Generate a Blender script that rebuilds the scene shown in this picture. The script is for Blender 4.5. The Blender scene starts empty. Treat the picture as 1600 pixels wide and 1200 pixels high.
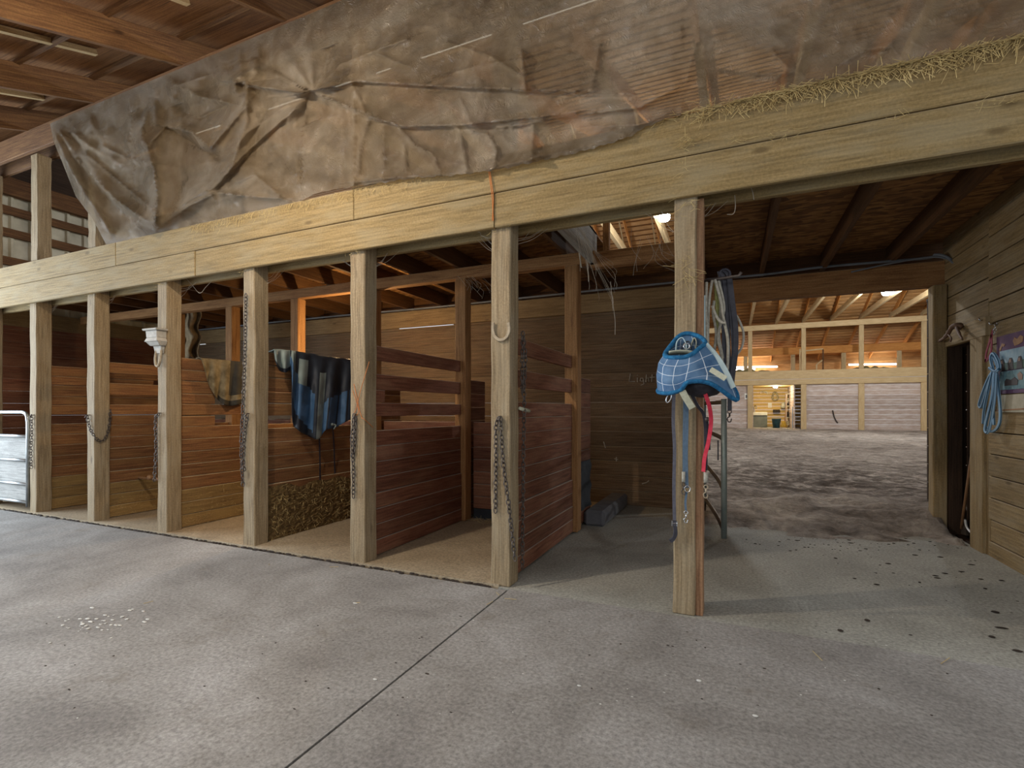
import bpy, math, random
import numpy as np
from mathutils import Vector as V, noise as NZ
random.seed(7)
S = bpy.context.scene
COL = S.collection
# ------------------------------------------------------------------ camera
FP, CY, CH, YAW = 784.0, 640.0, 1.2, math.radians(23.75)
cam_d = bpy.data.cameras.new('camera'); cam = bpy.data.objects.new('camera', cam_d); COL.objects.link(cam)
cam.location = (0, 0, CH); cam.rotation_euler = (math.pi/2, 0, YAW)
cam_d.sensor_width = 36; cam_d.lens = FP/1600*36; cam_d.shift_y = (CY-600)/1600
cam_d.clip_start = .05; cam_d.clip_end = 200
S.camera = cam
# ------------------------------------------------------------------ light and exposure
S.view_settings.view_transform = 'Standard'; S.view_settings.look = 'None'
S.view_settings.gamma = 1; S.view_settings.use_curve_mapping = False
S.view_settings.exposure = 0.0
W = bpy.data.worlds.new('sky'); S.world = W; W.use_nodes = True
W.node_tree.nodes['Background'].inputs[0].default_value = (.88, .94, 1, 1)
W.node_tree.nodes['Background'].inputs[1].default_value = 1.1

def light(name, kind, loc, power, color, size=.1, rot=None, sy=None, parent=None):
    d = bpy.data.lights.new(name, kind); d.energy = power; d.color = color
    if kind == 'AREA':
        d.size = size
        if sy: d.shape = 'RECTANGLE'; d.size_y = sy
    else: d.shadow_soft_size = size
    o = bpy.data.objects.new(name, d); COL.objects.link(o); o.location = loc
    if rot: o.rotation_euler = rot
    if parent: o.parent = parent; o.location = V(loc)-origin(parent)
    return o
# daylight through the big door at the left end of the aisle, and through the open right end
light('door_daylight', 'AREA', (-9.8, .1, 2.0), 640, (.72, .86, 1), 3.6, (0, -math.pi/2, 0), 5.0)
light('right_door_daylight', 'AREA', (7.5, -.5, 1.7), 110, (.86, .95, 1), 5, (0, math.pi/2, 0), 3.0)

# unseen overhead fill light, added to brighten the aisle floor
light('roof_panel_daylight', 'AREA', (-1.5, -.1, 3.22), 80, (.95, .97, 1), 8, (.345, 0, 0), 1.6)

F2 = (-math.sin(YAW), math.cos(YAW)); R2 = (math.cos(YAW), math.sin(YAW))
def at(px, py, X=None, Y=None, Z=None):
    """the place on the plane X=, Y= or Z= that a photo pixel shows"""
    u = (px-800)/FP; w = (CY-py)/FP
    d = V((F2[0]+R2[0]*u, F2[1]+R2[1]*u, w))
    t = X/d.x if X is not None else Y/d.y if Y is not None else (Z-CH)/d.z
    return V((d.x*t, d.y*t, CH+d.z*t))
# ------------------------------------------------------------------ materials
def nt(name):
    m = bpy.data.materials.new(name); m.use_nodes = True
    t = m.node_tree; b = t.nodes['Principled BSDF']
    return m, t, b
def N(t, kind, **kw):
    n = t.nodes.new(kind)
    for k, v in kw.items():
        if k in n.inputs: n.inputs[k].default_value = v
        else: setattr(n, k, v)
    return n
def rgb(h):
    h = h.lstrip('#'); c = [int(h[i:i+2], 16)/255 for i in (0, 2, 4)]
    return tuple((x/12.92 if x <= .04045 else ((x+.055)/1.055)**2.4) for x in c)+(1,)
def ramp(t, fac, stops):
    r = t.nodes.new('ShaderNodeValToRGB'); e = r.color_ramp.elements
    while len(e) < len(stops): e.new(.5)
    for el, (p, c) in zip(e, stops): el.position = p; el.color = c
    t.links.new(fac, r.inputs[0]); return r.outputs[0]
def mix(t, fac, a, b, mode='MIX'):
    n = t.nodes.new('ShaderNodeMix'); n.data_type = 'RGBA'; n.blend_type = mode
    for i, x in ((0, fac), (6, a), (7, b)):
        if hasattr(x, 'links'): t.links.new(x, n.inputs[i])
        else: n.inputs[i].default_value = x
    return n.outputs[2]
def mth(t, op, a, b=0.0, c=0.0):
    n = t.nodes.new('ShaderNodeMath'); n.operation = op
    for i, x in enumerate((a, b, c)):
        if hasattr(x, 'links'): t.links.new(x, n.inputs[i])
        else: n.inputs[i].default_value = x
    return n.outputs[0]
MATS = {}
def wood(name, dark, mid, lite, rough=.75, dust=.0, dustc='#b9a78a', vary=.35, knots=True, grain=1.0, wear=.35, wearc=None):
    """plank wood; UV is in metres with u along the board"""
    m, t, b = nt(name); L = t.links.new
    uv = N(t, 'ShaderNodeUVMap')
    oi = t.nodes.new('ShaderNodeObjectInfo')
    mp = N(t, 'ShaderNodeMapping'); mp.inputs['Scale'].default_value = (1.6*grain, 38*grain, 1)
    ad = N(t, 'ShaderNodeVectorMath', operation='ADD'); L(uv.outputs[0], ad.inputs[0])
    cm = N(t, 'ShaderNodeCombineXYZ'); L(mth(t, 'MULTIPLY', oi.outputs['Random'], 37.0), cm.inputs[0]); L(mth(t, 'MULTIPLY', oi.outputs['Random'], 11.3), cm.inputs[1])
    L(cm.outputs[0], ad.inputs[1]); L(ad.outputs[0], mp.inputs[0])
    n1 = N(t, 'ShaderNodeTexNoise', Scale=1.6, Detail=8.0, Roughness=.62, Distortion=.5); L(mp.outputs[0], n1.inputs[0])
    col = ramp(t, n1.outputs[0], [(.25, rgb(dark)), (.5, rgb(mid)), (.78, rgb(lite))])
    nf = N(t, 'ShaderNodeTexNoise', Scale=70.0, Detail=4.0, Roughness=.7); L(ad.outputs[0], nf.inputs[0])
    col = mix(t, .5, col, ramp(t, nf.outputs[0], [(.3, (.26, .26, .26, 1)), (.7, (.7, .7, .7, 1))]), 'OVERLAY')
    mp2 = N(t, 'ShaderNodeMapping'); mp2.inputs['Scale'].default_value = (1.1, 3.2, 1); L(ad.outputs[0], mp2.inputs[0])
    n2 = N(t, 'ShaderNodeTexNoise', Scale=2.2, Detail=5.0, Roughness=.6); L(mp2.outputs[0], n2.inputs[0])
    wf = mth(t, 'MULTIPLY', ramp(t, n2.outputs[0], [(.45, (0, 0, 0, 1)), (.68, (1, 1, 1, 1))]), wear)
    col = mix(t, wf, col, rgb(wearc or lite))
    if knots:
        mp3 = N(t, 'ShaderNodeMapping'); mp3.inputs['Scale'].default_value = (2.1, 5.5, 1); L(ad.outputs[0], mp3.inputs[0])
        vo = N(t, 'ShaderNodeTexVoronoi', Scale=1.0, Randomness=1.0); L(mp3.outputs[0], vo.inputs[0])
        kf = ramp(t, vo.outputs['Distance'], [(.05, (1, 1, 1, 1)), (.12, (0, 0, 0, 1))])
        col = mix(t, mth(t, 'MULTIPLY', kf, .85), col, rgb(dark))
    ge = t.nodes.new('ShaderNodeNewGeometry')
    val = mth(t, 'MULTIPLY_ADD', ge.outputs['Random Per Island'], vary, 1-vary/2)
    hs = N(t, 'ShaderNodeHueSaturation'); L(val, hs.inputs['Value']); L(col, hs.inputs['Color'])
    col = hs.outputs[0]
    if dust > 0:   # dust and chaff lying on ledges
        sx = N(t, 'ShaderNodeSeparateXYZ'); L(ge.outputs['Normal'], sx.inputs[0])
        df = ramp(t, sx.outputs[2], [(.35, (0, 0, 0, 1)), (.7, (1, 1, 1, 1))])
        col = mix(t, mth(t, 'MULTIPLY', df, dust), col, rgb(dustc))
    L(col, b.inputs['Base Color']); b.inputs['Roughness'].default_value = rough
    b.inputs['Specular IOR Level'].default_value = .25
    bp = N(t, 'ShaderNodeBump', Strength=.35, Distance=.006); L(n1.outputs[0], bp.inputs['Height']); L(bp.outputs[0], b.inputs['Normal'])
    MATS[name] = m; return m
def plain(name, c, rough=.6, metal=0.0, c2=None, scale=8.0, bump=0.0, spec=.4, bscale=None):
    m, t, b = nt(name); L = t.links.new
    b.inputs['Roughness'].default_value = rough; b.inputs['Metallic'].default_value = metal
    b.inputs['Specular IOR Level'].default_value = spec
    tc = N(t, 'ShaderNodeTexCoord'); n = N(t, 'ShaderNodeTexNoise', Scale=scale, Detail=6.0, Roughness=.6); L(tc.outputs['Object'], n.inputs[0])
    L(ramp(t, n.outputs[0], [(.35, rgb(c)), (.68, rgb(c2 or c))]), b.inputs['Base Color'])
    if bump:
        n3 = N(t, 'ShaderNodeTexNoise', Scale=bscale or scale*6, Detail=4.0); L(tc.outputs['Object'], n3.inputs[0])
        bp = N(t, 'ShaderNodeBump', Strength=bump, Distance=.01); L(n3.outputs[0], bp.inputs['Height']); L(bp.outputs[0], b.inputs['Normal'])
    MATS[name] = m; return m
def emis(name, c, s):
    m, t, b = nt(name)
    b.inputs['Base Color'].default_value = rgb(c); b.inputs['Emission Color'].default_value = rgb(c); b.inputs['Emission Strength'].default_value = s
    MATS[name] = m; return m

wood('post_wood', '#5f503c', '#877458', '#a59375', dust=.6, wear=.55, wearc='#978a72', vary=.15)
wood('header_wood', '#665436', '#8a744c', '#a18a62', dust=.6, wear=.5, wearc='#918569', vary=.16)
wood('stall_wood', '#46291c', '#6d4432', '#8b6048', dust=.9, dustc='#a99a8c', vary=.5, wear=.45, wearc='#84634a', knots=False)
wood('stall_wood_dusty', '#5f4a2e', '#84683f', '#a08354', dust=.8, dustc='#b5a283', vary=.35, wear=.6, wearc='#8f7547', knots=False)
wood('beam_tan', '#54432d', '#766041', '#8d7654', vary=.2, dust=.4)
wood('stall_wood_tan', '#4b3120', '#744e30', '#966e46', dust=.9, dustc='#b5a283', vary=.5, wear=.5, wearc='#84643c', knots=False)
wood('back_wood', '#3d2d20', '#65503a', '#81694e', dust=.8, dustc='#8d7d68', vary=.35, wear=.5, wearc='#6f5f4b', knots=False)
wood('side_wood', '#62432e', '#8a664a', '#a68767', vary=.2)
wood('beam_wood', '#5c3a20', '#87603a', '#a57d52', dust=.5, vary=.25, knots=False)
wood('dark_joist', '#3c2918', '#553a22', '#6b4b2e', vary=.25, knots=False)
wood('rafter_wood', '#3d291a', '#66472e', '#86653f', vary=.3, knots=True, wear=.25)
wood('roof_board', '#4d3320', '#76502f', '#966b42', vary=.35, knots=False)
wood('arena_board', '#7d562f', '#a97d4c', '#c69c68', vary=.55, knots=False)
wood('arena_pale', '#957c56', '#b3996f', '#c7b08a', vary=.25, knots=False)
wood('arena_orange', '#8a5524', '#b5793b', '#cd9554', vary=.25, knots=False)
wood('far_wall_wood', '#8b7567', '#b09c8e', '#cdbfb3', vary=.3, wear=.65, wearc='#c9beb6', knots=False)
wood('right_wood', '#625136', '#87714d', '#a08a63', vary=.28, dust=.5, wear=.4, wearc='#a3977d')
wood('tack_wood', '#a5854a', '#c4a566', '#d9c083', vary=.25, knots=False)
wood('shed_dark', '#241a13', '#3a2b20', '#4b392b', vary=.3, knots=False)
wood('plank_grey', '#6f6d69', '#93918c', '#b4b2ac', vary=.2, wear=.5)
plain('steel', '#b9bcbd', .38, .9, '#8f9394', 5)
plain('green_pipe', '#7d8a86', .45, .35, '#939c98', 9)
plain('brown_pipe', '#7a6a58', .55, .4, '#5d5348', 9)
plain('chain_metal', '#6b625c', .55, .7, '#4b423c', 30)
plain('shoe_iron', '#b3a48c', .8, .15, '#8f7f68', 25, .3)
plain('white_cast', '#b7b2a8', .75, 0, '#9c968b', 18, .3)
plain('black_leather', '#23222a', .55, 0, '#35343c', 30)
plain('grey_web', '#47464f', .8, 0, '#5b5a62', 40)
plain('blue_web', '#46586a', .8, 0, '#566a7c', 40)
plain('red_web', '#b22034', .7, 0, '#c9384a', 30)
plain('rope_grey', '#b3aea0', .9, 0, '#8e897c', 60, .5, .2, 200)
plain('rope_olive', '#9a9a62', .9, 0, '#7c7d4e', 60, .5, .2, 200)
plain('velcro_white', '#c3c2ab', .9, 0, '#b0ae96', 60, .3)
plain('chrome', '#c9c9c9', .25, 1.0, '#aaaaaa', 10)
plain('grey_cable', '#73777c', .6, 0, '#5e6266', 5)
plain('twine', '#c8793c', .8, 0, '#b0652e', 20)
plain('straw', '#c9b27c', .8, 0, '#a28a58', 9)
plain('straw_dark', '#4f3d27', .9, 0, '#7b6540', 26, .8, .1, 120)
plain('cobweb', '#b8ad9c', .95, 0, '#998e7d', 9)
plain('antler', '#5a4030', .7, 0, '#7b5d47', 20, .2)
plain('red_halter', '#7c2434', .8, 0, '#92394a', 20)
plain('clod', '#2b221b', .95, 0, '#3c3128', 9)
plain('chip', '#d9d8d2', .8, 0, '#c5c3bb', 9)
plain('rubber', '#26292d', .8, 0, '#34383d', 6, .2)
plain('curb_concrete', '#6d6c6c', .85, 0, '#56555a', 6, .3)
plain('bucket', '#1f3d45', .45, 0, '#29505a', 6)
plain('sink_grey', '#6a6d62', .6, 0, '#565a50', 3)
plain('sink_white', '#d2cfba', .5, 0, '#bdb9a4', 5)
plain('paper', '#e4e2d8', .8, 0, '#d3d0c5', 5)
plain('ink', '#55565a', .8, 0, '#6d6d70', 20)
plain('broom_straw', '#b79a44', .9, 0, '#9c8138', 20)
plain('collar', '#a99c78', .8, 0, '#82775a', 10)
plain('hay', '#9c9566', .95, 0, '#7a7349', 5, .8)
plain('sack', '#8f7c5f', .95, 0, '#6b5a43', 9, .6)
plain('aluminium', '#b9c0c4', .35, .8, '#a0a8ac', 9)
plain('clutter_dark', '#2b2621', .8, 0, '#4a4038', 20)
plain('chalk', '#bdb6a8', .9, 0, '#8d8578', 30)
plain('dark_gap', '#100d0a', .95, 0, '#17130f', 20)
plain('blue_twine', '#2c6fa0', .8, 0, '#3a86bb', 20)
plain('white_plastic', '#dfe3e6', .4, 0, '#cfd6da', 8)
plain('handle_wood', '#7a5a3d', .7, 0, '#936f4d', 12)
emis('lamp_glow', '#ffffff', 30); emis('bulb_glow', '#ffd9a0', 25); emis('tube_glow', '#fff6e6', 4)

def siding():
    m, t, b = nt('metal_siding'); L = t.links.new
    tc = N(t, 'ShaderNodeTexCoord'); n = N(t, 'ShaderNodeTexNoise', Scale=3.0, Detail=6.0); L(tc.outputs['Object'], n.inputs[0])
    L(ramp(t, n.outputs[0], [(.35, rgb('#a8a28c')), (.6, rgb('#cfcab4'))]), b.inputs['Base Color']); b.inputs['Roughness'].default_value = .5
    MATS['metal_siding'] = m
siding()
def concrete(name, a, bb, c, stain, scale=1.0, speck=.5):
    m, t, b = nt(name); L = t.links.new
    ge = t.nodes.new('ShaderNodeNewGeometry'); pos = ge.outputs['Position']
    n1 = N(t, 'ShaderNodeTexNoise', Scale=1.1*scale, Detail=9.0, Roughness=.66, Distortion=.4); L(pos, n1.inputs[0])
    col = ramp(t, n1.outputs[0], [(.3, rgb(a)), (.5, rgb(bb)), (.7, rgb(c))])
    n2 = N(t, 'ShaderNodeTexNoise', Scale=55.0, Detail=3.0, Roughness=.7); L(pos, n2.inputs[0])
    col = mix(t, .7, col, ramp(t, n2.outputs[0], [(.3, (.24, .24, .24, 1)), (.7, (.74, .74, .74, 1))]), 'OVERLAY')
    n3 = N(t, 'ShaderNodeTexNoise', Scale=3.3, Detail=7.0, Roughness=.7); L(pos, n3.inputs[0])
    col = mix(t, mth(t, 'MULTIPLY', ramp(t, n3.outputs[0], [(.58, (0, 0, 0, 1)), (.72, (1, 1, 1, 1))]), .55), col, rgb(stain))
    vo = N(t, 'ShaderNodeTexVoronoi', Scale=16.0); L(pos, vo.inputs[0])
    n4 = N(t, 'ShaderNodeTexNoise', Scale=1.7, Detail=2.0); L(pos, n4.inputs[0])
    sp = mth(t, 'MULTIPLY', ramp(t, vo.outputs['Distance'], [(.05, (1, 1, 1, 1)), (.13, (0, 0, 0, 1))]), ramp(t, n4.outputs[0], [(.5, (0, 0, 0, 1)), (.6, (1, 1, 1, 1))]))
    col = mix(t, mth(t, 'MULTIPLY', sp, speck), col, rgb('#3f3830'))
    L(col, b.inputs['Base Color']); b.inputs['Roughness'].default_value = .8; b.inputs['Specular IOR Level'].default_value = .3
    ad = mth(t, 'ADD', n1.outputs[0], mth(t, 'MULTIPLY', n2.outputs[0], .25))
    bp = N(t, 'ShaderNodeBump', Strength=.4, Distance=.015); L(ad, bp.inputs['Height']); L(bp.outputs[0], b.inputs['Normal'])
    MATS[name] = m
concrete('aisle_concrete', '#746f6b', '#8f8b86', '#a6a3a0', '#6f665a')
concrete('stall_concrete', '#84745d', '#9b8a70', '#ad9d84', '#6f604c', speck=.3)
concrete('passage_concrete', '#85837a', '#9a988e', '#aaa89f', '#77736a', speck=.8)
def sand():
    m, t, b = nt('sand'); L = t.links.new
    ge = t.nodes.new('ShaderNodeNewGeometry'); pos = ge.outputs['Position']
    mp = N(t, 'ShaderNodeMapping'); mp.inputs['Scale'].default_value = (.9, 2.2, 1); L(pos, mp.inputs[0])
    n1 = N(t, 'ShaderNodeTexNoise', Scale=1.3, Detail=10.0, Roughness=.7); L(mp.outputs[0], n1.inputs[0])
    col = ramp(t, n1.outputs[0], [(.33, rgb('#665c52')), (.47, rgb('#9a9086')), (.64, rgb('#bab0a4'))])
    n2 = N(t, 'ShaderNodeTexNoise', Scale=14.0, Detail=5.0, Roughness=.7); L(pos, n2.inputs[0])
    col = mix(t, .6, col, ramp(t, n2.outputs[0], [(.3, (.22, .22, .22, 1)), (.7, (.74, .74, .74, 1))]), 'OVERLAY')
    sx = N(t, 'ShaderNodeSeparateXYZ'); L(pos, sx.inputs[0])
    n3 = N(t, 'ShaderNodeTexNoise', Scale=3.4, Detail=8.0, Roughness=.75); L(mp.outputs[0], n3.inputs[0])
    bf = mth(t, 'MULTIPLY', ramp(t, mth(t, 'MULTIPLY', sx.outputs[1], .05), [(.335, (0, 0, 0, 1)), (.37, (1, 1, 1, 1)), (.5, (1, 1, 1, 1)), (.66, (.25, .25, .25, 1))]), ramp(t, n3.outputs[0], [(.43, (0, 0, 0, 1)), (.53, (1, 1, 1, 1))]))
    col = mix(t, mth(t, 'MULTIPLY', bf, .7), col, rgb('#372d25'))   # damp dark clods turned up by the harrow
    L(col, b.inputs['Base Color']); b.inputs['Roughness'].default_value = .95; b.inputs['Specular IOR Level'].default_value = .1
    ad = mth(t, 'ADD', n1.outputs[0], mth(t, 'MULTIPLY', n2.outputs[0], .5))
    bp = N(t, 'ShaderNodeBump', Strength=.9, Distance=.06); L(ad, bp.inputs['Height']); L(bp.outputs[0], b.inputs['Normal'])
    MATS['sand'] = m
sand()
def osb():
    m, t, b = nt('osb'); L = t.links.new
    tc = N(t, 'ShaderNodeTexCoord'); mp = N(t, 'ShaderNodeMapping'); mp.inputs['Scale'].default_value = (7, 20, 1); L(tc.outputs['Object'], mp.inputs[0])
    vo = N(t, 'ShaderNodeTexVoronoi', Scale=1.5); L(mp.outputs[0], vo.inputs[0])
    sx = N(t, 'ShaderNodeSeparateXYZ'); L(vo.outputs['Color'], sx.inputs[0])
    L(ramp(t, sx.outputs[0], [(0, rgb('#5c3d1f')), (.5, rgb('#855c30')), (1, rgb('#a87b45'))]), b.inputs['Base Color']); b.inputs['Roughness'].default_value = .8
    MATS['osb'] = m
osb()
def tarp():
    m, t, b = nt('tarp'); L = t.links.new
    tc = N(t, 'ShaderNodeTexCoord')
    n = N(t, 'ShaderNodeTexNoise', Scale=1.6, Detail=8.0, Roughness=.6, Distortion=.8); L(tc.outputs['Object'], n.inputs[0])
    col = ramp(t, n.outputs[0], [(.3, rgb('#75644c')), (.5, rgb('#98866d')), (.7, rgb('#b8a993'))])
    L(col, b.inputs['Base Color']); b.inputs['Roughness'].default_value = .22; b.inputs['Specular IOR Level'].default_value = .7
    mu = N(t, 'ShaderNodeTexNoise', Scale=9.0, Detail=6.0, Roughness=.6, Distortion=1.2); L(tc.outputs['Object'], mu.inputs[0])
    vo = N(t, 'ShaderNodeTexVoronoi', Scale=9.0, feature='DISTANCE_TO_EDGE'); L(mu.outputs['Color'], vo.inputs[0])
    h = mth(t, 'ADD', mu.outputs[0], mth(t, 'MULTIPLY', vo.outputs[0], 1.2))
    bp = N(t, 'ShaderNodeBump', Strength=.8, Distance=.02); L(h, bp.inputs['Height']); L(bp.outputs[0], b.inputs['Normal'])
    tr = N(t, 'ShaderNodeBsdfTranslucent'); L(col, tr.inputs[0]); tp = N(t, 'ShaderNodeBsdfTransparent'); tp.inputs[0].default_value = rgb('#d8c8ae')
    m1 = N(t, 'ShaderNodeMixShader'); m1.inputs[0].default_value = .3; L(b.outputs[0], m1.inputs[1]); L(tr.outputs[0], m1.inputs[2])
    m2 = N(t, 'ShaderNodeMixShader'); m2.inputs[0].default_value = .3; L(m1.outputs[0], m2.inputs[1]); L(tp.outputs[0], m2.inputs[2])
    L(m2.outputs[0], t.nodes['Material Output'].inputs[0]); MATS['tarp'] = m
tarp()
def cloth(name, c, c2, rough=.6, scale=7, grid=None):
    m, t, b = nt(name); L = t.links.new
    tc = N(t, 'ShaderNodeTexCoord'); n = N(t, 'ShaderNodeTexNoise', Scale=scale, Detail=6.0); L(tc.outputs['Object'], n.inputs[0])
    col = ramp(t, n.outputs[0], [(.35, rgb(c)), (.65, rgb(c2))])
    if grid:
        uv = N(t, 'ShaderNodeUVMap'); sx = N(t, 'ShaderNodeSeparateXYZ'); L(uv.outputs[0], sx.inputs[0])
        g = None
        for i, k in ((0, grid[0]), (1, grid[1])):
            fr = mth(t, 'FRACT', mth(t, 'MULTIPLY', sx.outputs[i], k)); lt = mth(t, 'LESS_THAN', fr, .045)
            g = lt if g is None else mth(t, 'MAXIMUM', g, lt)
        col = mix(t, mth(t, 'MULTIPLY', g, .85), col, rgb('#d5dce2'))
    L(col, b.inputs['Base Color']); b.inputs['Roughness'].default_value = rough; b.inputs['Specular IOR Level'].default_value = .3
    n3 = N(t, 'ShaderNodeTexNoise', Scale=300.0, Detail=2.0); L(tc.outputs['Object'], n3.inputs[0])
    bp = N(t, 'ShaderNodeBump', Strength=.25, Distance=.003); L(n3.outputs[0], bp.inputs['Height']); L(bp.outputs[0], b.inputs['Normal'])
    MATS[name] = m
cloth('mask_mesh', '#34557a', '#587694', .6, 12, (10, 4))
cloth('mask_fleece', '#174e74', '#286b94', .95, 60)
cloth('mask_flap', '#a9bdc0', '#bccdce', .8, 20)
cloth('blanket_blue', '#34506e', '#4a6a8c', .5, 5)
cloth('blanket_dark', '#1f222a', '#2f343c', .55, 5)
cloth('blanket_lining', '#6d7a77', '#8a9590', .6, 5)
cloth('camo', '#5c5038', '#8a7c60', .8, 12)
cloth('camo_lining', '#2e2c28', '#403c34', .8, 9)
# ------------------------------------------------------------------ mesh building
class MB:
    def __init__(s): s.v = []; s.f = []; s.u = []; s.m = []
    def face(s, idx, uv, mi=0): s.f.append(idx); s.u.append(uv); s.m.append(mi)
    def prism(s, A, B, n=1, jit=0.0, mi=0, cap=True):
        """loft between two 4-point ends A and B along the board's length"""
        A = [V(a) for a in A]; B = [V(b) for b in B]; k = len(A)
        Ln = (B[0]-A[0]).length; o = (random.uniform(0, 50), random.uniform(0, 50)); base = len(s.v)
        per = [0]
        for i in range(k): per.append(per[-1]+(A[(i+1) % k]-A[i]).length)
        for j in range(n+1):
            q = j/n
            for a, b in zip(A, B):
                p = a.lerp(b, q)
                if jit: p += V((random.uniform(-jit, jit), random.uniform(-jit, jit), 0))
                s.v.append(p)
        for j in range(n):
            for i in range(k):
                a = base+j*k+i; b2 = base+j*k+(i+1) % k
                s.face((a, b2, b2+k, a+k), [(o[0]+Ln*j/n, o[1]+per[i]), (o[0]+Ln*j/n, o[1]+per[i+1]), (o[0]+Ln*(j+1)/n, o[1]+per[i+1]), (o[0]+Ln*(j+1)/n, o[1]+per[i])], mi)
        if cap:
            w = per[1]; h = per[2]-per[1]
            cu = [(o[0], o[1]), (o[0]+.02, o[1]+w), (o[0]+.04, o[1]+w), (o[0]+.04, o[1])] if k == 4 else [(o[0], o[1])]*k
            s.face(tuple(base+i for i in reversed(range(k))), list(reversed(cu)), mi); s.face(tuple(base+n*k+i for i in range(k)), cu, mi)
        return s
    def box(s, x0, x1, y0, y1, z0, z1, n=1, jit=0.0, mi=0, axis=None):
        d = (abs(x1-x0), abs(y1-y0), abs(z1-z0)); ax = d.index(max(d)) if axis is None else axis
        if ax == 0: A = [(x0, y0, z0), (x0, y0, z1), (x0, y1, z1), (x0, y1, z0)]; B = [(x1,)+a[1:] for a in A]
        elif ax == 1: A = [(x0, y0, z0), (x1, y0, z0), (x1, y0, z1), (x0, y0, z1)]; B = [(a[0], y1, a[2]) for a in A]
        else: A = [(x0, y0, z0), (x0, y1, z0), (x1, y1, z0), (x1, y0, z0)]; B = [(a[0], a[1], z1) for a in A]
        return s.prism(A, B, n, jit, mi)
    def beam(s, p0, p1, w, d, up=(0, 0, 1), n=1, jit=0.0, mi=0):
        p0, p1 = V(p0), V(p1); t = (p1-p0).normalized(); sd = t.cross(V(up)).normalized(); u = sd.cross(t).normalized()
        c = [(-1, -1), (1, -1), (1, 1), (-1, 1)]
        return s.prism([p0+sd*a*w/2+u*b*d/2 for a, b in c], [p1+sd*a*w/2+u*b*d/2 for a, b in c], n, jit, mi)
    def tube(s, pts, r, n=8, closed=False, mi=0, cap=True):
        pts = [V(p) for p in pts]; m = len(pts); base = len(s.v); rs = r if isinstance(r, (list, tuple)) else [r]*m
        nrm = None; L = 0; Ls = []
        for i, p in enumerate(pts):
            a = pts[i-1] if (i or closed) else p; b = pts[(i+1) % m] if (i < m-1 or closed) else p
            t = (b-a).normalized() if (b-a).length > 1e-9 else V((0, 0, 1))
            if nrm is None:
                nrm = t.cross(V((0, 0, 1)) if abs(t.z) < .9 else V((1, 0, 0))).normalized()
            nrm = (nrm-t*nrm.dot(t)).normalized(); bn = t.cross(nrm)
            if i: L += (p-pts[i-1]).length
            Ls.append(L)
            for k in range(n):
                a_ = 2*math.pi*k/n; s.v.append(p+(nrm*math.cos(a_)+bn*math.sin(a_))*rs[i])
        for i in range(m if closed else m-1):
            for k in range(n):
                a = base+i*n+k; b = base+i*n+(k+1) % n; c = base+((i+1) % m)*n+(k+1) % n; d = base+((i+1) % m)*n+k
                s.face((a, b, c, d), [(Ls[i], k/n), (Ls[i], (k+1)/n), (Ls[(i+1) % m], (k+1)/n), (Ls[(i+1) % m], k/n)], mi)
        if cap and not closed:
            s.face(tuple(base+k for k in reversed(range(n))), [(0, 0)]*n, mi); s.face(tuple(base+(m-1)*n+k for k in range(n)), [(0, 0)]*n, mi)
        return s
    def ribbon(s, pts, side, w, th=.003, mi=0):
        pts = [V(p) for p in pts]; m = len(pts); sd0 = V(side).normalized(); base = len(s.v); L = 0
        ws = w if isinstance(w, (list, tuple)) else [w]*m
        for i, p in enumerate(pts):
            t = (pts[min(i+1, m-1)]-pts[max(i-1, 0)]).normalized(); sd = (sd0-t*sd0.dot(t)).normalized(); nn = t.cross(sd)
            for a, b in ((-1, -1), (1, -1), (1, 1), (-1, 1)): s.v.append(p+sd*a*ws[i]/2+nn*b*th/2)
        for i in range(m-1):
            for k in range(4):
                a = base+i*4+k; b = base+i*4+(k+1) % 4; s.face((a, b, b+4, a+4), [(i*.05, k*.1), (i*.05, k*.1+.1), (i*.05+.05, k*.1+.1), (i*.05+.05, k*.1)], mi)
        s.face((base+3, base+2, base+1, base), [(0, 0)]*4, mi); e = base+(m-1)*4; s.face((e, e+1, e+2, e+3), [(0, 0)]*4, mi)
        return s
    def lathe(s, prof, c, n=16, mi=0, sx=1, sy=1):
        c = V(c); base = len(s.v); m = len(prof)
        for r, z in prof:
            for k in range(n):
                a = 2*math.pi*k/n; s.v.append(c+V((r*math.cos(a)*sx, r*math.sin(a)*sy, z)))
        for i in range(m-1):
            for k in range(n):
                a = base+i*n+k; b = base+i*n+(k+1) % n; s.face((a, b, b+n, a+n), [(k/n, i/m), ((k+1)/n, i/m), ((k+1)/n, (i+1)/m), (k/n, (i+1)/m)], mi)
        s.face(tuple(base+k for k in reversed(range(n))), [(0, 0)]*n, mi); s.face(tuple(base+(m-1)*n+k for k in range(n)), [(0, 0)]*n, mi)
        return s
    def ball(s, c, r, n=12, mi=0, sx=1, sy=1, sz=1):
        prof = [(max(r*math.sin(math.pi*i/8), 1e-4), -r*sz*math.cos(math.pi*i/8)) for i in range(9)]
        return s.lathe(prof, c, n, mi, sx, sy)
    def grid(s, P, mi=0, uv=None, closed=False, mfun=None):
        R_ = len(P); C_ = len(P[0]); base = len(s.v)
        for row in P: s.v.extend(V(p) for p in row)
        for i in range(R_-1):
            for j in range(C_ if closed else C_-1):
                j2 = (j+1) % C_; a = base+i*C_+j; b = base+i*C_+j2
                us = [(j/(C_-1), i/(R_-1)), ((j+1)/(C_-1), i/(R_-1)), ((j+1)/(C_-1), (i+1)/(R_-1)), (j/(C_-1), (i+1)/(R_-1))]
                s.face((a, b, b+C_, a+C_), us, mfun(i, j) if mfun else mi)
        return s
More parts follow.
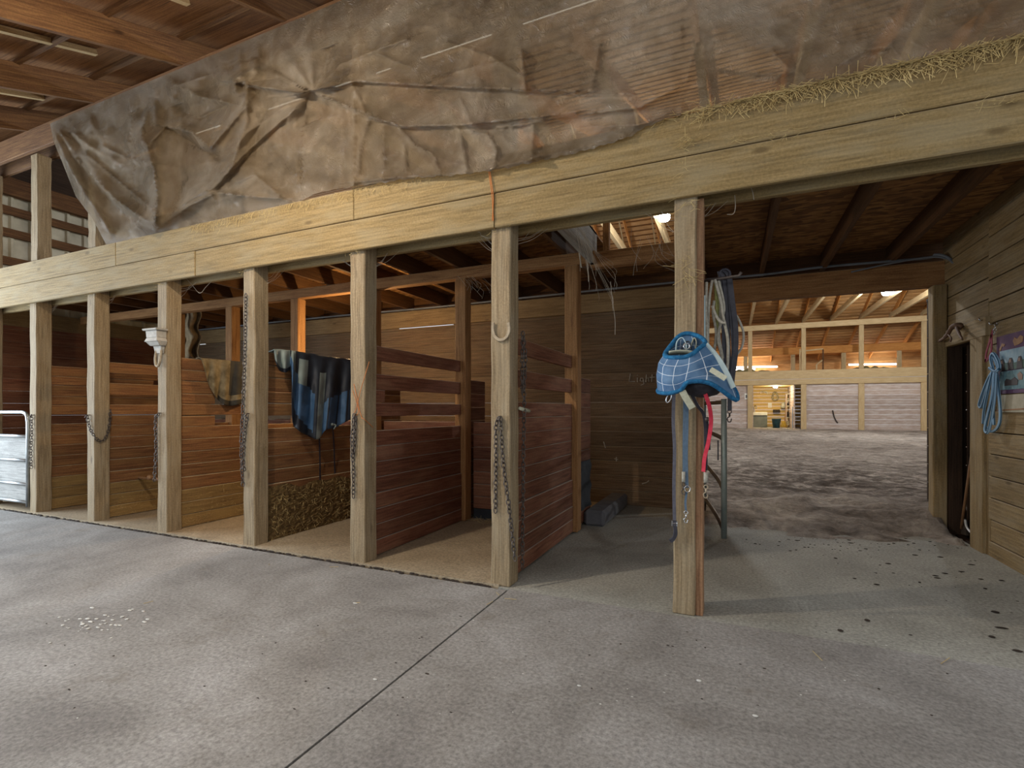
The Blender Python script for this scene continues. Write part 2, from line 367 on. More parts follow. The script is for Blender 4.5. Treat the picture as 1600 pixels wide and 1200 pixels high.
    def build(s, name, mats, parent=None, bevel=0.0, smooth=False, solid=0.0, sub=0):
        if isinstance(mats, str): mats = [mats]
        me = bpy.data.meshes.new(name)
        if parent is not None: org = origin(parent)
        else:
            xs = [p[0] for p in s.v]; ys = [p[1] for p in s.v]; org = V(((min(xs)+max(xs))/2, (min(ys)+max(ys))/2, min(p[2] for p in s.v)))
        me.from_pydata([tuple(V(p)-org) for p in s.v], [], s.f)
        uvl = me.uv_layers.new(name='UVMap')
        flat = [c for f in s.u for uv in f for c in uv]
        uvl.data.foreach_set('uv', flat)
        for m in mats: me.materials.append(MATS[m])
        if len(mats) > 1: me.polygons.foreach_set('material_index', s.m)
        if smooth: me.polygons.foreach_set('use_smooth', [True]*len(s.f))
        me.update()
        o = bpy.data.objects.new(name, me); COL.objects.link(o)
        if parent is None: o.location = org
        else: o.parent = parent
        if solid: md = o.modifiers.new('solid', 'SOLIDIFY'); md.thickness = solid; md.offset = 0
        if sub: md = o.modifiers.new('sub', 'SUBSURF'); md.levels = sub; md.render_levels = sub
        if bevel: md = o.modifiers.new('bevel', 'BEVEL'); md.width = bevel; md.segments = 1; md.limit_method = 'ANGLE'; md.angle_limit = .6
        return o
def origin(o):
    p = V((0, 0, 0))
    while o is not None: p = p+o.location; o = o.parent
    return p
def thing(name, label, cat, loc, group=None):
    o = bpy.data.objects.new(name, None); COL.objects.link(o); o.location = loc; o.empty_display_size = .1
    return tag(o, label, cat, group)
def tag(o, label, cat, group=None, kind=None):
    o['label'] = label; o['category'] = cat
    if group: o['group'] = group
    if kind: o['kind'] = kind
    return o
def struct(o, label=None, cat=None):
    o['kind'] = 'structure'
    if label: o['label'] = label; o['category'] = cat
    return o
def spline(pts, n=6):
    """Catmull-Rom through the points"""
    P = [V(p) for p in pts]; P = [P[0]*2-P[1]]+P+[P[-1]*2-P[-2]]; out = []
    for i in range(1, len(P)-2):
        a, b, c, d = P[i-1:i+3]
        for k in range(n):
            t = k/n; out.append(.5*((2*b)+(c-a)*t+(2*a-5*b+4*c-d)*t*t+(3*b-a-3*c+d)*t**3))
    out.append(P[-2]); return out
def pxs(pts, **kw):
    return [at(p[0], p[1], **kw) for p in pts]
# ------------------------------------------------------------------ sizes of the barn
PX = [-8.57, -7.43, -6.27, -5.07, -3.875, -2.675, -1.445, -.262]     # front posts
YI, YB, XW, XL = 4.75, 6.35, 1.93, -9.9
RIDGE = 17.8; YFAR = 29.3; SL = .36
def zr(y):                                                          # underside of the rafters
    return 4.46+SL*((y if y < RIDGE else 2*RIDGE-y)-3.16)
# ------------------------------------------------------------------ floors
m = MB(); m.box(-14, -1.376, -6, 3.035, -.1, 0); struct(m.build('floor', 'aisle_concrete'), 'grey concrete aisle floor left of the long joint', 'floor')
m = MB(); m.box(-1.364, 9, -6, 3.062, -.1, 0); struct(m.build('floor', 'aisle_concrete'), 'grey concrete aisle floor right of the long joint', 'floor')
m = MB(); m.box(XL, -1.45, 3.075, YB, -.1, .014); struct(m.build('floor', 'stall_concrete'), 'tan dusty concrete floor of the tie stalls', 'floor')
m = MB(); m.box(-1.449, XW, 3.062, YB+.2, -.1, 0); struct(m.build('floor', 'passage_concrete'), 'concrete floor of the passage to the arena', 'floor')
m = MB(); m.box(XL, -1.45, 3.0, 3.1, -.12, -.02); m.box(-1.38, -1.36, -6, 3.0, -.12, -.02); struct(m.build('trim_1', 'dark_gap'), 'dark packed dirt in the floor joints', 'trim')
def sm(a, b, x):
    t = min(1, max(0, (x-a)/(b-a))); return t*t*(3-2*t)
def sand_h(x, y):
    e = 5.22+.14*x+.14*NZ.noise(V((x*1.7, 1.3, 0)))+.05*NZ.noise(V((x*6, 4.3, 0)))
    far = .12+.08*sm(9, 28, y)
    h = -.03+sm(e-.05, e+1.15, y)*.22*(1-.45*sm(6.9, 8.2, y))+.03*sm(8, 9, y)
    if y > 8.2: h = h*(1-sm(8.2, 11, y))+far*sm(8.2, 11, y)
    k = sm(e, e+.25, y)
    h += k*(.06*NZ.fractal(V((x*2.2, y*2.6, 0)), .8, 2.1, 5)+.03*abs(NZ.noise(V((x*1.2, y*6.5, 5)))) * sm(6.6, 7.6, y))
    if y < YB+.02 and (x < -.28 or x > XW-.02): h = -.1
    return h
ys = [5.0]
while ys[-1] < 33: ys.append(ys[-1]+(.045 if ys[-1] < 8 else .045*(ys[-1]/8)**1.9))
xs = [-16, -12, -9, -7, -5.5, -4.2, -3, -2.2, -1.6, -1.2, -.8, -.5, -.3]
xs += [-.27+.055*i for i in range(41)]
while xs[-1] < 24: xs.append(xs[-1]+.07+.09*(xs[-1]-1.9))
m = MB(); m.grid([[(x, y, sand_h(x, y)) for x in xs] for y in ys])
struct(m.build('floor', 'sand', smooth=True), 'raked brown sand floor of the riding arena, ramped up at the passage', 'arena floor')
# ------------------------------------------------------------------ walls of the stall block
def board_wall(m, a, b, z0, z1, h, th, plane, pos, gap=.006, jit=.003):
    z = z0
    while z < z1-.02:
        t = min(z+h-gap, z1); d = random.uniform(-jit, jit)
        if plane == 'Y': m.box(a, b, pos+d, pos+th+d, z, t)
        else: m.box(pos+d, pos+th+d, a, b, z, t)
        z += h
m = MB(); board_wall(m, XL, -.3, 0, 2.436, .185, .04, 'Y', YB, .001, .007)
for a, b in ((XL, at(303, 514, Y=YB).x), (at(321, 514, Y=YB).x, at(622, 512, Y=YB).x), (at(708, 509, Y=YB).x, -.3)): m.box(a, b, YB+.001, YB+.04, 2.4365, 2.6)
wb = struct(m.build('wall_back', 'back_wood', bevel=.006), 'dark brown horizontal board wall behind the stalls', 'wall')
m = MB()   # handwriting in chalk
def stroke(pts): m.tube(pxs(pts, Y=YB-.006), .006, 4)
stroke([(985, 584), (983, 596), (992, 596)]); stroke([(996, 590), (996, 597)]); stroke([(996, 586), (996.3, 587)])
stroke([(1005, 591), (1001, 591), (1000, 595), (1004, 596), (1005, 591), (1006, 600), (1001, 602)])
stroke([(1010, 585), (1009, 597)]); stroke([(1009, 592), (1013, 590), (1014, 597)]); stroke([(1019, 585), (1018, 597)]); stroke([(1015, 590), (1023, 589)])
stroke([(1030, 590), (1026, 590), (1026, 593), (1030, 594), (1029, 597), (1025, 597)])
stroke([(963, 714), (963, 721)]); stroke([(960, 717), (966, 718)]); stroke([(1003, 756), (1010, 754), (1014, 751)]); stroke([(943, 690), (946, 700)])
w_ = m.build('chalk_writing', 'chalk', wb); w_['label'] = 'faint chalk word Lights'
m = MB(); board_wall(m, 3.0, YB, 0, 2.6, .185, .04, 'X', XL, .0012, .002)
struct(m.build('wall_left', 'stall_wood', bevel=.003), 'brown board wall at the left end of the stalls', 'wall')
m = MB()   # ribbed metal upper wall
rows = []
for z in (2.56, 4.42):
    r = []; y = 3.0
    while y < 12:
        r += [(XL+.02, y, z), (XL+.02, y+.13, z), (XL+.05, y+.15, z), (XL+.05, y+.18, z), (XL+.02, y+.2, z)]; y += .23
    rows.append(r)
m.grid(rows); m2 = MB(); board_wall(m2, 3.0, 12, 4.43, 6.3, .2, .04, 'X', XL, .001); struct(m2.build('wall_left', 'shed_dark'), 'dark boards above the metal siding at the left end of the loft', 'wall'); struct(m.build('wall_left', 'metal_siding'), 'pale ribbed metal siding at the left end of the loft', 'wall')
m = MB(); m.box(XL+.045, XL+.09, 3.24, YB, 2.45, 2.69, n=4); struct(m.build('trim_6', 'beam_tan'), 'ledger board along the left wall under the loft floor', 'trim')
zz = [3.4, 3.82, 4.15]
for i, z in enumerate(zz):
    m = MB(); m.box(XL+.06, XL+.11, 3.2, 8, z-.06, z+.06)
    tag(m.build('girt', 'rafter_wood'), 'brown girt board across the metal siding, %s of the three' % ('lowest', 'middle', 'highest')[i], 'girt', 'girts on the metal siding')
# right wall with the tack room door
yj0 = at(1545, 600, X=XW).y; yj1 = at(1521, 600, X=XW).y; zdoor = 1.81
m = MB(); board_wall(m, 3.1, yj0, -.05, 2.9, .178, .045, 'X', XW, .009); board_wall(m, yj0, YB, zdoor+.13, 2.9, .178, .045, 'X', XW, .009)
struct(m.build('wall_right', 'right_wood', bevel=.003), 'tan horizontal board wall right of the passage', 'wall')
m = MB(); board_wall(m, XW+.05, 6, -.05, 2.428, .178, .04, 'Y', 3.095, .006); struct(m.build('wall_front', 'right_wood', bevel=.003), 'tan board wall under the header beyond the passage', 'wall')
m = MB(); m.box(XW-.025, XW+.09, yj0+.05, yj1, -.05, zdoor+.01); m.box(XW+.001, XW+.06, yj0-.03, yj0+.05, -.05, zdoor+.12, axis=2)
m.box(XW-.03, XW+.02, yj0-.02, YB-.15, zdoor, zdoor+.16);
struct(m.build('door_1', 'right_wood', bevel=.004), 'plain board casing around the dark doorway in the right wall', 'door frame')
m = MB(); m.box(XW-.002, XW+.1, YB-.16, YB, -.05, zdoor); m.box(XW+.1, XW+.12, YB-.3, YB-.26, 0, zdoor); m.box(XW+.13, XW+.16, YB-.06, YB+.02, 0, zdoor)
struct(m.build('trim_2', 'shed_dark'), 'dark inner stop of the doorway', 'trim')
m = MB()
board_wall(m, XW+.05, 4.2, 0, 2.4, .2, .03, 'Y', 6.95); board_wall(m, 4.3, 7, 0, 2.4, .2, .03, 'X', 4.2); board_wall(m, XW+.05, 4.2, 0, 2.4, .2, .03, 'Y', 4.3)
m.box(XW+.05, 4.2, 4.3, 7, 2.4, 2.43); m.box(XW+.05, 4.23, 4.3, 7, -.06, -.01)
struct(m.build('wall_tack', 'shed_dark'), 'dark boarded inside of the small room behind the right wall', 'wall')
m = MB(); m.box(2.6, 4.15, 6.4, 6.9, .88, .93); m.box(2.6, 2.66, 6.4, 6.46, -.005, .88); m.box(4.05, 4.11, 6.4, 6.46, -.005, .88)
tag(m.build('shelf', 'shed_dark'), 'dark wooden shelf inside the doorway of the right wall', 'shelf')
# corner post at the end of the passage
m = MB(); m.box(1.81, 1.925, YB-.14, YB-.003, -.06, 2.43, n=6, jit=.003)
tag(m.build('corner_post', 'right_wood', bevel=.008), 'pale square post beside the doorway where the passage meets the sand', 'post')
# ------------------------------------------------------------------ front posts
def rough_post(name, x0, x1, y0, y1, z0, z1, mat, lean=0.0, n=14, jit=.0035):
    m = MB(); m.prism([(x0, y0, z0), (x0, y1, z0), (x1, y1, z0), (x1, y0, z0)], [(x0+lean, y0, z1), (x0+lean, y1, z1), (x1+lean, y1, z1), (x1+lean, y0, z1)], n, jit)
    return m.build(name, mat, bevel=.007)
plab = ['rough square front post at the far left, half hidden behind the tubular gate', 'rough square front post beside the end of the tubular gate',
        'rough square front post with a chain looped around it', 'rough square front post with the white bracket nailed on it',
        'rough square front post left of the blue blanket with a long chain on its face', 'rough square front post with orange twine tied around it',
        'rough square front post with a horseshoe nailed on it', 'rough square front post carrying the blue fly mask, at the passage']
for i, x in enumerate(PX):
    hw = .072 if i < 7 else .062
    o = rough_post('stall_post', x-hw, x+hw, 3.09, 3.235, 0, 2.9, 'post_wood', lean=.012 if i == 7 else random.uniform(-.004, .004))
    tag(o, plab[i], 'post', 'front posts of the stalls')
m = MB(); m.box(-.2, -.158, 3.11, 3.23, 0, 1.28, n=5, jit=.002); m.box(-.194, -.155, 3.115, 3.23, 1.285, 2.43, n=4, jit=.002)
tag(m.build('side_board', 'side_wood', bevel=.003), 'reddish board nailed up the right side of the fly mask post', 'board')
# loft posts above
for i, x in enumerate(PX[:7]):
    o = rough_post('loft_post', x-.072, x+.072, 3.1, 3.235, 2.93, 4.17, 'post_wood')
    where = ['standing at the left edge of the loft', 'open to view left of the plastic sheet', 'half hidden by the left edge of the plastic sheet',
             'dim behind the left folds of the plastic sheet', 'dim behind the plastic sheet where its folds meet', 'dim behind the plastic sheet above the twine post', 'dim behind the plastic sheet above the horseshoe post'][i]
    tag(o, 'rough loft post '+where, 'post', 'loft posts above the header')
# ------------------------------------------------------------------ front header: two boards in front, one behind
hd = thing('header_beam', 'long tan double board header running over all the front posts', 'beam', (-4, 3.07, 2.43))
def split_boards(m, y0, y1, z0, z1, cuts, jit=.0015):
    for a, b in zip(cuts[:-1], cuts[1:]): m.box(a+.002, b-.002, y0+random.uniform(-.004, .004), y1, z0, z1, n=6, jit=jit)
c1 = [-10.2, at(180, 400, Y=3.05).x, at(552, 330, Y=3.05).x, 6]; c2 = [-10.2, at(305, 400, Y=3.05).x, at(772, 330, Y=3.05).x, 6]
m = MB(); split_boards(m, 3.05, 3.089, 2.668, 2.905, c1); p_ = m.build('upper_board', 'header_wood', hd, bevel=.005)
m = MB(); split_boards(m, 3.05, 3.089, 2.43, 2.66, c2); m.build('lower_board', 'header_wood', hd, bevel=.005)
m = MB(); m.box(-9.85, XW-.005, 3.24, 3.283, 2.43, 2.66, n=10, jit=.002); tag(m.build('rear_header', 'header_wood', bevel=.004), 'tan header board behind the front posts, its lower edge showing under the header', 'beam')
# plate under the aisle rafters
m = MB(); m.box(XL, 6, 3.045, 3.088, 4.17, 4.42, n=8, jit=.002); m.box(XL, 6, 3.24, 3.28, 4.17, 4.42)
tag(m.build('plate_beam', 'rafter_wood', bevel=.004), 'brown double plate beam on the loft posts under the aisle rafters', 'beam')
m = MB(); m.box(XL+.06, XL+.15, 3.3, 9, 4.37, 4.63, n=4)
tag(m.build('loft_beam', 'rafter_wood', bevel=.004), 'brown beam along the top of the metal siding inside the open loft corner', 'beam')
# ------------------------------------------------------------------ inner posts, inner beam, back beam, joists, loft floor
m = MB(); m.box(XL+.1, -1.2, YI-.07, YI+.03, 2.6, 2.715, n=8, jit=.003)
tag(m.build('inner_beam', 'beam_wood', bevel=.004), 'orange brown beam across the stall interiors on the inner posts', 'beam')
ilab = ['leftmost inner post', 'inner post in the third stall from the gate', 'inner post just left of the stall with the blue blanket', 'inner post behind the blue blanket', 'inner post behind the twine post, in front of the manger', 'inner post at the back end of the horseshoe post divider']
for i, x in enumerate(PX[1:7]):
    o = rough_post('inner_post', x-.055, x+.075, YI-.07, YI+.06, .014, 2.6, 'beam_wood', n=6, jit=.002)
    tag(o, 'brown '+ilab[i], 'post', 'inner posts of the stalls')
m = MB(); m.box(XL+.05, -.3, YB-.055, YB-.01, 2.44, 2.685, n=8, jit=.003)
tag(m.build('back_beam', 'beam_tan', bevel=.005), 'long tan beam along the top of the back wall of the stalls', 'beam')
m = MB(); m.box(-.295, XW, YB-.055, YB+.06, 2.435, 2.685, n=4, jit=.003)
tag(m.build('passage_beam', 'beam_wood', bevel=.005), 'brown beam over the passage opening to the arena', 'beam')
m = MB(); m.box(XL+.05, XW+.3, YB+.105, YB+.15, 2.69, 2.925, n=6); struct(m.build('trim_5', 'dark_joist'), 'dark rim board closing the loft floor above the back beam', 'trim')
jx = [-9.3+.6*i for i in range(19)]
jx = [x for x in jx if not -1.2 < x < -.35]
names = []
for x in jx:
    m = MB(); m.box(x-.02, x+.02, 3.285, YB+.1, 2.72, 2.9, axis=1)
    o = m.build('joist', 'dark_joist'); names.append((x, o))
for k, (x, o) in enumerate(sorted(names, key=lambda q: -q[0])):
    if x > -.4: lab = 'dark loft joist over the passage, %s from the right wall' % ('first', 'second', 'third', 'fourth')[sum(1 for q in names if q[0] > x and q[0] > -.4)]
    else: lab = 'dark loft joist over the stalls, joist number %d counted left from the hatch' % (sum(1 for q in names if x < q[0] < -.4)+1)
    tag(o, lab, 'joist', 'loft joists')
m = MB(); hx0, hx1 = -1.22, -.33   # hatch
for a in ((XL, hx0, 3.24, YB+.1), (hx1, XW+.1, 3.24, YB+.1), (hx0, hx1, 5.9, YB+.1)): m.box(a[0], a[1], a[2], a[3], 2.905, 2.925)
struct(m.build('ceiling', 'osb'), 'strand board loft floor over the stalls', 'ceiling')
ht = thing('hatch_frame', 'wooden frame around the open loft hatch over the passage stall', 'hatch', (-.8, 4, 2.7))
m = MB(); m.box(hx0-.04, hx1+.04, YI, YI+.09, 2.57, 2.72, n=3, jit=.002); b_ = m.build('far_header', 'beam_wood', ht, bevel=.004)
m = MB(); m.box(hx0-.04, hx0, 3.29, YI+.09, 2.6, 2.93); m.build('trimmer', 'plank_grey', ht, bevel=.003)
m = MB(); m.box(hx1, hx1+.04, 3.29, YI+.09, 2.722, 2.93); m.build('trimmer', 'dark_joist', ht, bevel=.003)
m = MB(); p0 = at(945, 385, Y=YI-.02); m.box(p0.x-.03, p0.x+.03, YI+.02, YI+.08, 2.72, 3.6); m.build('stud', 'beam_wood', ht, bevel=.003)
# ------------------------------------------------------------------ stall dividers
def divider(x, label, fills, mat, extra):
    t = thing('stall_divider', label, 'stall divider', (x, 3.95, .014), 'board dividers between the stalls')
    y0, y1 = 3.24, YI-.075
    def brd(m, ya, yb, za, zb):
        d = random.uniform(-.004, .004); dz = random.uniform(-.004, .004)
        m.box(x-.02+d, x+.022+d, ya, yb, za, zb, n=3, jit=.002)
    m = MB(); z = .02
    for k in range(8):
        t_ = z+.1225; th = .016 if k == 4 else 0
        d = random.uniform(-.003, .003)
        m.box(x-.02+d, x+.02+d+(0.012 if k < 4 else 0), y0, y1, z, t_, n=3, jit=.0015, mi=1 if k < 3 else 0); z = t_+.004
    m.build('lower_panel', [mat, 'stall_wood_dusty' if mat == 'stall_wood_tan' else mat], t, bevel=.003)
    for za, zb in [(1.145, 1.255), (1.365, 1.49), (1.605, 1.72)]:
        m = MB(); brd(m, y0, y1, za, zb); m.build('rail', mat, t, bevel=.003)
    for (za, zb, ya, yb) in fills:
        m = MB(); brd(m, ya, yb, za, zb); m.build('filler_board', mat, t, bevel=.003)
    m = MB()
    for k in range(10 if extra else 7): m.box(x-.015, x+.02, YI+.065, YI+extra, .03+.15*k, .176+.15*k)
    m.build('rear_panel', mat, t, bevel=.003)
    return t
divider(PX[1], 'stall divider behind the post at the tubular gate, one open slot near mid height', [(1.262, 1.36, 3.24, YI-.08), (1.5, 1.6, 3.24, 4.4)], 'stall_wood_tan', .5)
divider(PX[2], 'stall divider behind the post with the looped chain, cobwebbed top rail', [(1.03, 1.135, 3.24, 3.85)], 'stall_wood_tan', .5)
divider(PX[3], 'stall divider with the brown camouflage blanket over its top rail', [(1.03, 1.135, 3.24, 3.62), (1.262, 1.36, 3.24, 3.62), (1.495, 1.6, 3.24, YI-.08)], 'stall_wood_tan', .5)
divider(PX[4], 'stall divider with the blue blanket over its top rail, lower boards caked with straw', [(1.262, 1.36, 3.24, 3.7), (1.495, 1.6, 3.24, 4.4)], 'stall_wood_tan', .5)
divider(PX[5], 'stall divider behind the twine post, its three upper rails spaced apart', [(1.262, 1.36, 3.24, 3.4)], 'stall_wood', .5)
divider(PX[6], 'dark red stall divider behind the horseshoe post, facing the passage stall', [(1.03, 1.14, 3.24, YI-.08)], 'stall_wood', .62)
# mangers across the stall backs
for i in range(1, 6):
    x0, x1 = PX[i]+.09, PX[i+1]-.07
    t = thing('manger', 'board feed manger in the stall '+['beside the tubular gate', 'right of the looped chain post', 'right of the white bracket post', 'right of the blue blanket', 'between the twine post and the horseshoe post'][i-1], 'manger', ((x0+x1)/2, YI+.35, .014), 'mangers in the stalls')
    m = MB(); z = .13
    for k in range(7): m.box(x0, x1, YI+.08, YI+.115, z, z+.13); z += .134
    m.build('front_panel', 'stall_wood', t, bevel=.003)
    m = MB(); m.box(x0, x1, YI+.09, YI+.12, .014, .125); m.build('kick_board', 'rubber', t)
    m = MB(); m.box(x0, x1, YI+.12, YI+.65, .7, .73); m.build('bottom', 'stall_wood', t)
    m = MB(); m.box(x0, x1, YI+.62, YI+.65, .014, 1.06); m.build('rear_panel', 'stall_wood', t)
m = MB(); m.box(PX[6]+.03, PX[6]+.25, YI+.3, YB-.06, -.005, .16, n=3); o = m.build('curb', 'curb_concrete', bevel=.03); tag(o, 'low grey concrete curb at the foot of the passage stall side', 'curb')
m = MB(); m.grid([[(PX[6]+.045+.012*math.sin(i*2.1+j), YI+.12+.05*j, .18+.07*i) for j in range(9)] for i in range(8)])
tag(m.build('rubber_sheet', 'rubber', smooth=True, solid=.008), 'black rubber sheet against the rear panel in the passage stall', 'rubber sheet')
# ------------------------------------------------------------------ aisle roof: rafters, pale joint strips, deck
rl = ['leftmost rafter above the open loft corner', 'aisle rafter meeting the plate just left of the plastic sheet', 'aisle rafter meeting the plastic sheet at its raised corner', 'aisle rafter over the folds of the plastic sheet', 'aisle rafter above the star shaped fold', 'aisle rafter above the horseshoe post', 'aisle rafter above the fly mask post', 'aisle rafter above the passage', 'rightmost aisle rafter']
rx = [-7.45, -6.13, -4.72, -3.4, -2.1, -.8, .5, 1.8]
def roofbeam(m, x, ya, yb, zo, w, d):
    m.beam((x, ya, zr(ya)+zo+d/2), (x, yb, zr(yb)+zo+d/2), w, d)
for i, x in enumerate(rx):
    m = MB(); roofbeam(m, x, -3.6, 5.2, 0, .05, .235)
    tag(m.build('rafter', 'rafter_wood', bevel=.004), 'brown '+rl[i], 'rafter', 'aisle rafters')
bt = [(-6.8, 1.2, 2.6), (-6.75, .2, 2.2), (-5.5, 1.4, 2.75), (-5.4, -.4, 1.0), (-8.1, 1.8, 2.9), (-4.1, 1.2, 2.7), (-7.0, 2.2, 3.0)]  # pale strips paint the daylight-lit joints of the roof deck
m = MB(); y = -3.6; k = 0
while y < 5.1:
    m.box(XL-.3, 6.2, y, y+.04, zr(y)+.235, zr(y)+.275) if k % 3 == 0 else None
    y += .2; k += 1
struct(m.build('trim_3', 'rafter_wood'), 'purlin strips across the aisle rafters', 'trim')
m = MB(); ya, yb = -3.7, 5.1
m.prism([(XL-.3, ya, zr(ya)+.29), (XL-.3, yb, zr(yb)+.29), (XL-.3, yb, zr(yb)+.31), (XL-.3, ya, zr(ya)+.31)], [(6.3, ya, zr(ya)+.29), (6.3, yb, zr(yb)+.29), (6.3, yb, zr(yb)+.31), (6.3, ya, zr(ya)+.31)])
struct(m.build('ceiling', 'roof_board'), 'dark brown roof deck over the aisle', 'ceiling')
m = MB()
for x, a, b in bt: roofbeam(m, x, a, b, .23, .05, .045)
struct(m.build('trim_4', 'arena_pale'), 'pale battens under the roof deck between the aisle rafters', 'trim')
# ------------------------------------------------------------------ arena: roof, trusses, far wall
m = MB(); y = 5.2; i = 0
while y < 33.9:
    a, b = y, y+.2
    z0, z1 = zr(a)+.26, zr(b)+.26
    if not (a < RIDGE < b):
        m.prism([(-14, a, z0), (-14, b, z1), (-14, b, z1+.035), (-14, a, z0+.035)], [(20, a, z0), (20, b, z1), (20, b, z1+.035), (20, a, z0+.035)])
    y += .29; i += 1
struct(m.build('ceiling', 'arena_board'), 'spaced roof boards over the riding arena', 'ceiling')
m = MB()
for a, b in ((5.2, RIDGE), (RIDGE, 34)):
    m.prism([(-14, a, zr(a)+.3), (-14, b, zr(b)+.3), (-14, b, zr(b)+.32), (-14, a, zr(a)+.32)], [(20, a, zr(a)+.3), (20, b, zr(b)+.3), (20, b, zr(b)+.32), (20, a, zr(a)+.32)])
struct(m.build('ceiling', 'roof_board'), 'roof sheeting above the arena roof boards', 'ceiling')
FX = [at(1172, 600, Y=YFAR).x+2.45*i for i in range(-3, 6)]
tx = [FX[0]+1.225*i for i in range(17)]
for i, x in enumerate(tx):
    t = thing('roof_truss', 'pale wooden arena roof truss, number %d counting from the left' % (i+1), 'truss', (x, RIDGE, zr(YFAR)), 'arena roof trusses')
    m = MB(); m.box(x-.05, x+.05, 6.5, YFAR+.3, 5.63, 5.85, axis=1); m.build('bottom_chord', 'arena_pale', t)
    m = MB(); roofbeam(m, x, 5.25, RIDGE, 0, .05, .24); m.build('top_chord', 'arena_orange', t)
    m = MB(); roofbeam(m, x, RIDGE, 33.7, 0, .05, .24); m.build('top_chord', 'arena_orange', t)
    m = MB(); m.beam((x, 12, 5.8), (x, RIDGE, zr(RIDGE)+.1), .04, .09); m.beam((x, 2*RIDGE-12, 5.8), (x, RIDGE, zr(RIDGE)+.1), .04, .09); m.beam((x, 12, 5.8), (x, 9, zr(9)+.1), .04, .09); m.beam((x, 2*RIDGE-12, 5.8), (x, 2*RIDGE-9, zr(9)+.1), .04, .09); m.build('web', 'arena_pale', t)
dx0, dx1 = at(1177, 640, Y=YFAR).x, at(1253, 640, Y=YFAR).x
m = MB(); board_wall(m, -14, dx0, .0, 2.5, .24, .05, 'Y', YFAR); board_wall(m, dx1, 20, .0, 2.5, .24, .05, 'Y', YFAR)
struct(m.build('wall_far', 'far_wall_wood'), 'greyish pink board wall on the far side of the arena', 'wall')
m = MB(); board_wall(m, -14, 20, 3.1, 4.35, .2, .05, 'Y', 33.6, .002)
struct(m.build('wall_far', 'arena_board'), 'low back wall of the far loft under the eave', 'wall')
for k, (z0, z1, y0, lab) in enumerate([(2.76, 3.2, YFAR-.16, 'upper pale beam along the front of the far loft'), (2.48, 2.75, YFAR-.12, 'lower pale beam over the far wall and its doorway')]):
    m = MB(); m.box(-14, 20, y0, YFAR-.005, z0, z1, n=12, jit=.005); tag(m.build('loft_front_beam', 'arena_pale', bevel=.01), lab, 'beam')
m = MB(); m.box(-14, 20, YFAR-.13, YFAR+.1, 5.33, 5.6, n=12, jit=.005); tag(m.build('far_plate', 'arena_pale', bevel=.01), 'pale beam on the tall posts across the far side of the arena', 'beam')
m = MB(); m.box(-14, 20, 31.4, 31.6, 4.22, 4.62, n=8, jit=.004); tag(m.build('far_loft_beam', 'arena_orange', bevel=.01), 'orange brown beam behind the tall posts of the far loft', 'beam')
m = MB(); m.box(-14, 20, YFAR, 33.6, 3.0, 3.1); struct(m.build('ceiling', 'arena_board'), 'floor of the far loft', 'ceiling')
for i, x in enumerate(FX):
    m = MB(); m.box(x-.12, x+.12, YFAR-.11, YFAR-.006, .1, 2.475, n=5, jit=.004); m.box(x-.1, x+.1, YFAR-.11, YFAR-.012, 3.205, 5.325, n=5, jit=.004)
    lab = {3: 'tall far arena post left of the lit doorway', 4: 'tall far arena post right of the lit doorway', 5: 'second tall far arena post right of the lit doorway', 6: 'tall far arena post beside the passage corner post, furthest right in view'}.get(i, 'tall far arena post outside the passage opening, number %d from the left' % (i+1))
    tag(m.build('arena_post', 'arena_pale', bevel=.01), lab, 'post', 'tall posts of the far arena side')
for i, (px, w) in enumerate([(1165, .1), (1239, .1), (1318, .1), (1405, .09)]):
    x = at(px, 570, Y=31.5).x; m = MB(); m.box(x-w, x+w, 31.42, 31.58, 3.105, 4.215)
    tag(m.build('short_post', 'arena_pale'), 'short post under the orange loft beam, %s from the left' % ('first', 'second', 'third', 'fourth')[i], 'post', 'short posts of the far loft')
t = thing('loft_rail', 'thin brown railing frame on the far loft above the lit doorway', 'railing', at(1270, 577, Y=30.2))
for a, b in (((1250, 545), (1250, 582.5)), ((1286, 546), (1286, 582.5)), ((1251, 549), (1286, 545)), ((1276, 569), (1276, 582.5)), ((1277, 569), (1286, 562))):
    m = MB(); m.beam(at(*a, Y=30.2), at(*b, Y=30.2), .06, .06, up=(0, 1, 0)); m.build('bar', 'arena_pale' if a[0] < 1280 else 'dark_joist', t)
for k, (a, b, lab) in enumerate([(1120, 1222, 'long heap of loose hay on the far loft above the lit doorway'), (1322, 1405, 'small heap of loose hay on the far loft right of the railing')]):
    xa, xb = at(a, 575, Y=30.5).x, at(b, 575, Y=30.5).x; m = MB(); rows = []
    for j in range(7):
        r = []
        for i in range(40):
            q = i/39; hh = (math.sin(math.pi*q)**.6)*math.sin(math.pi*j/6)*.42*(.7+.5*NZ.noise(V((q*9, j*.8, k))))
            r.append((xa+(xb-xa)*q, 30+.25*j, 3.101+max(hh, 0)))
        rows.append(r)
    m.grid(rows); tag(m.build('hay_heap', 'hay', smooth=True), lab, 'hay', None, 'stuff')
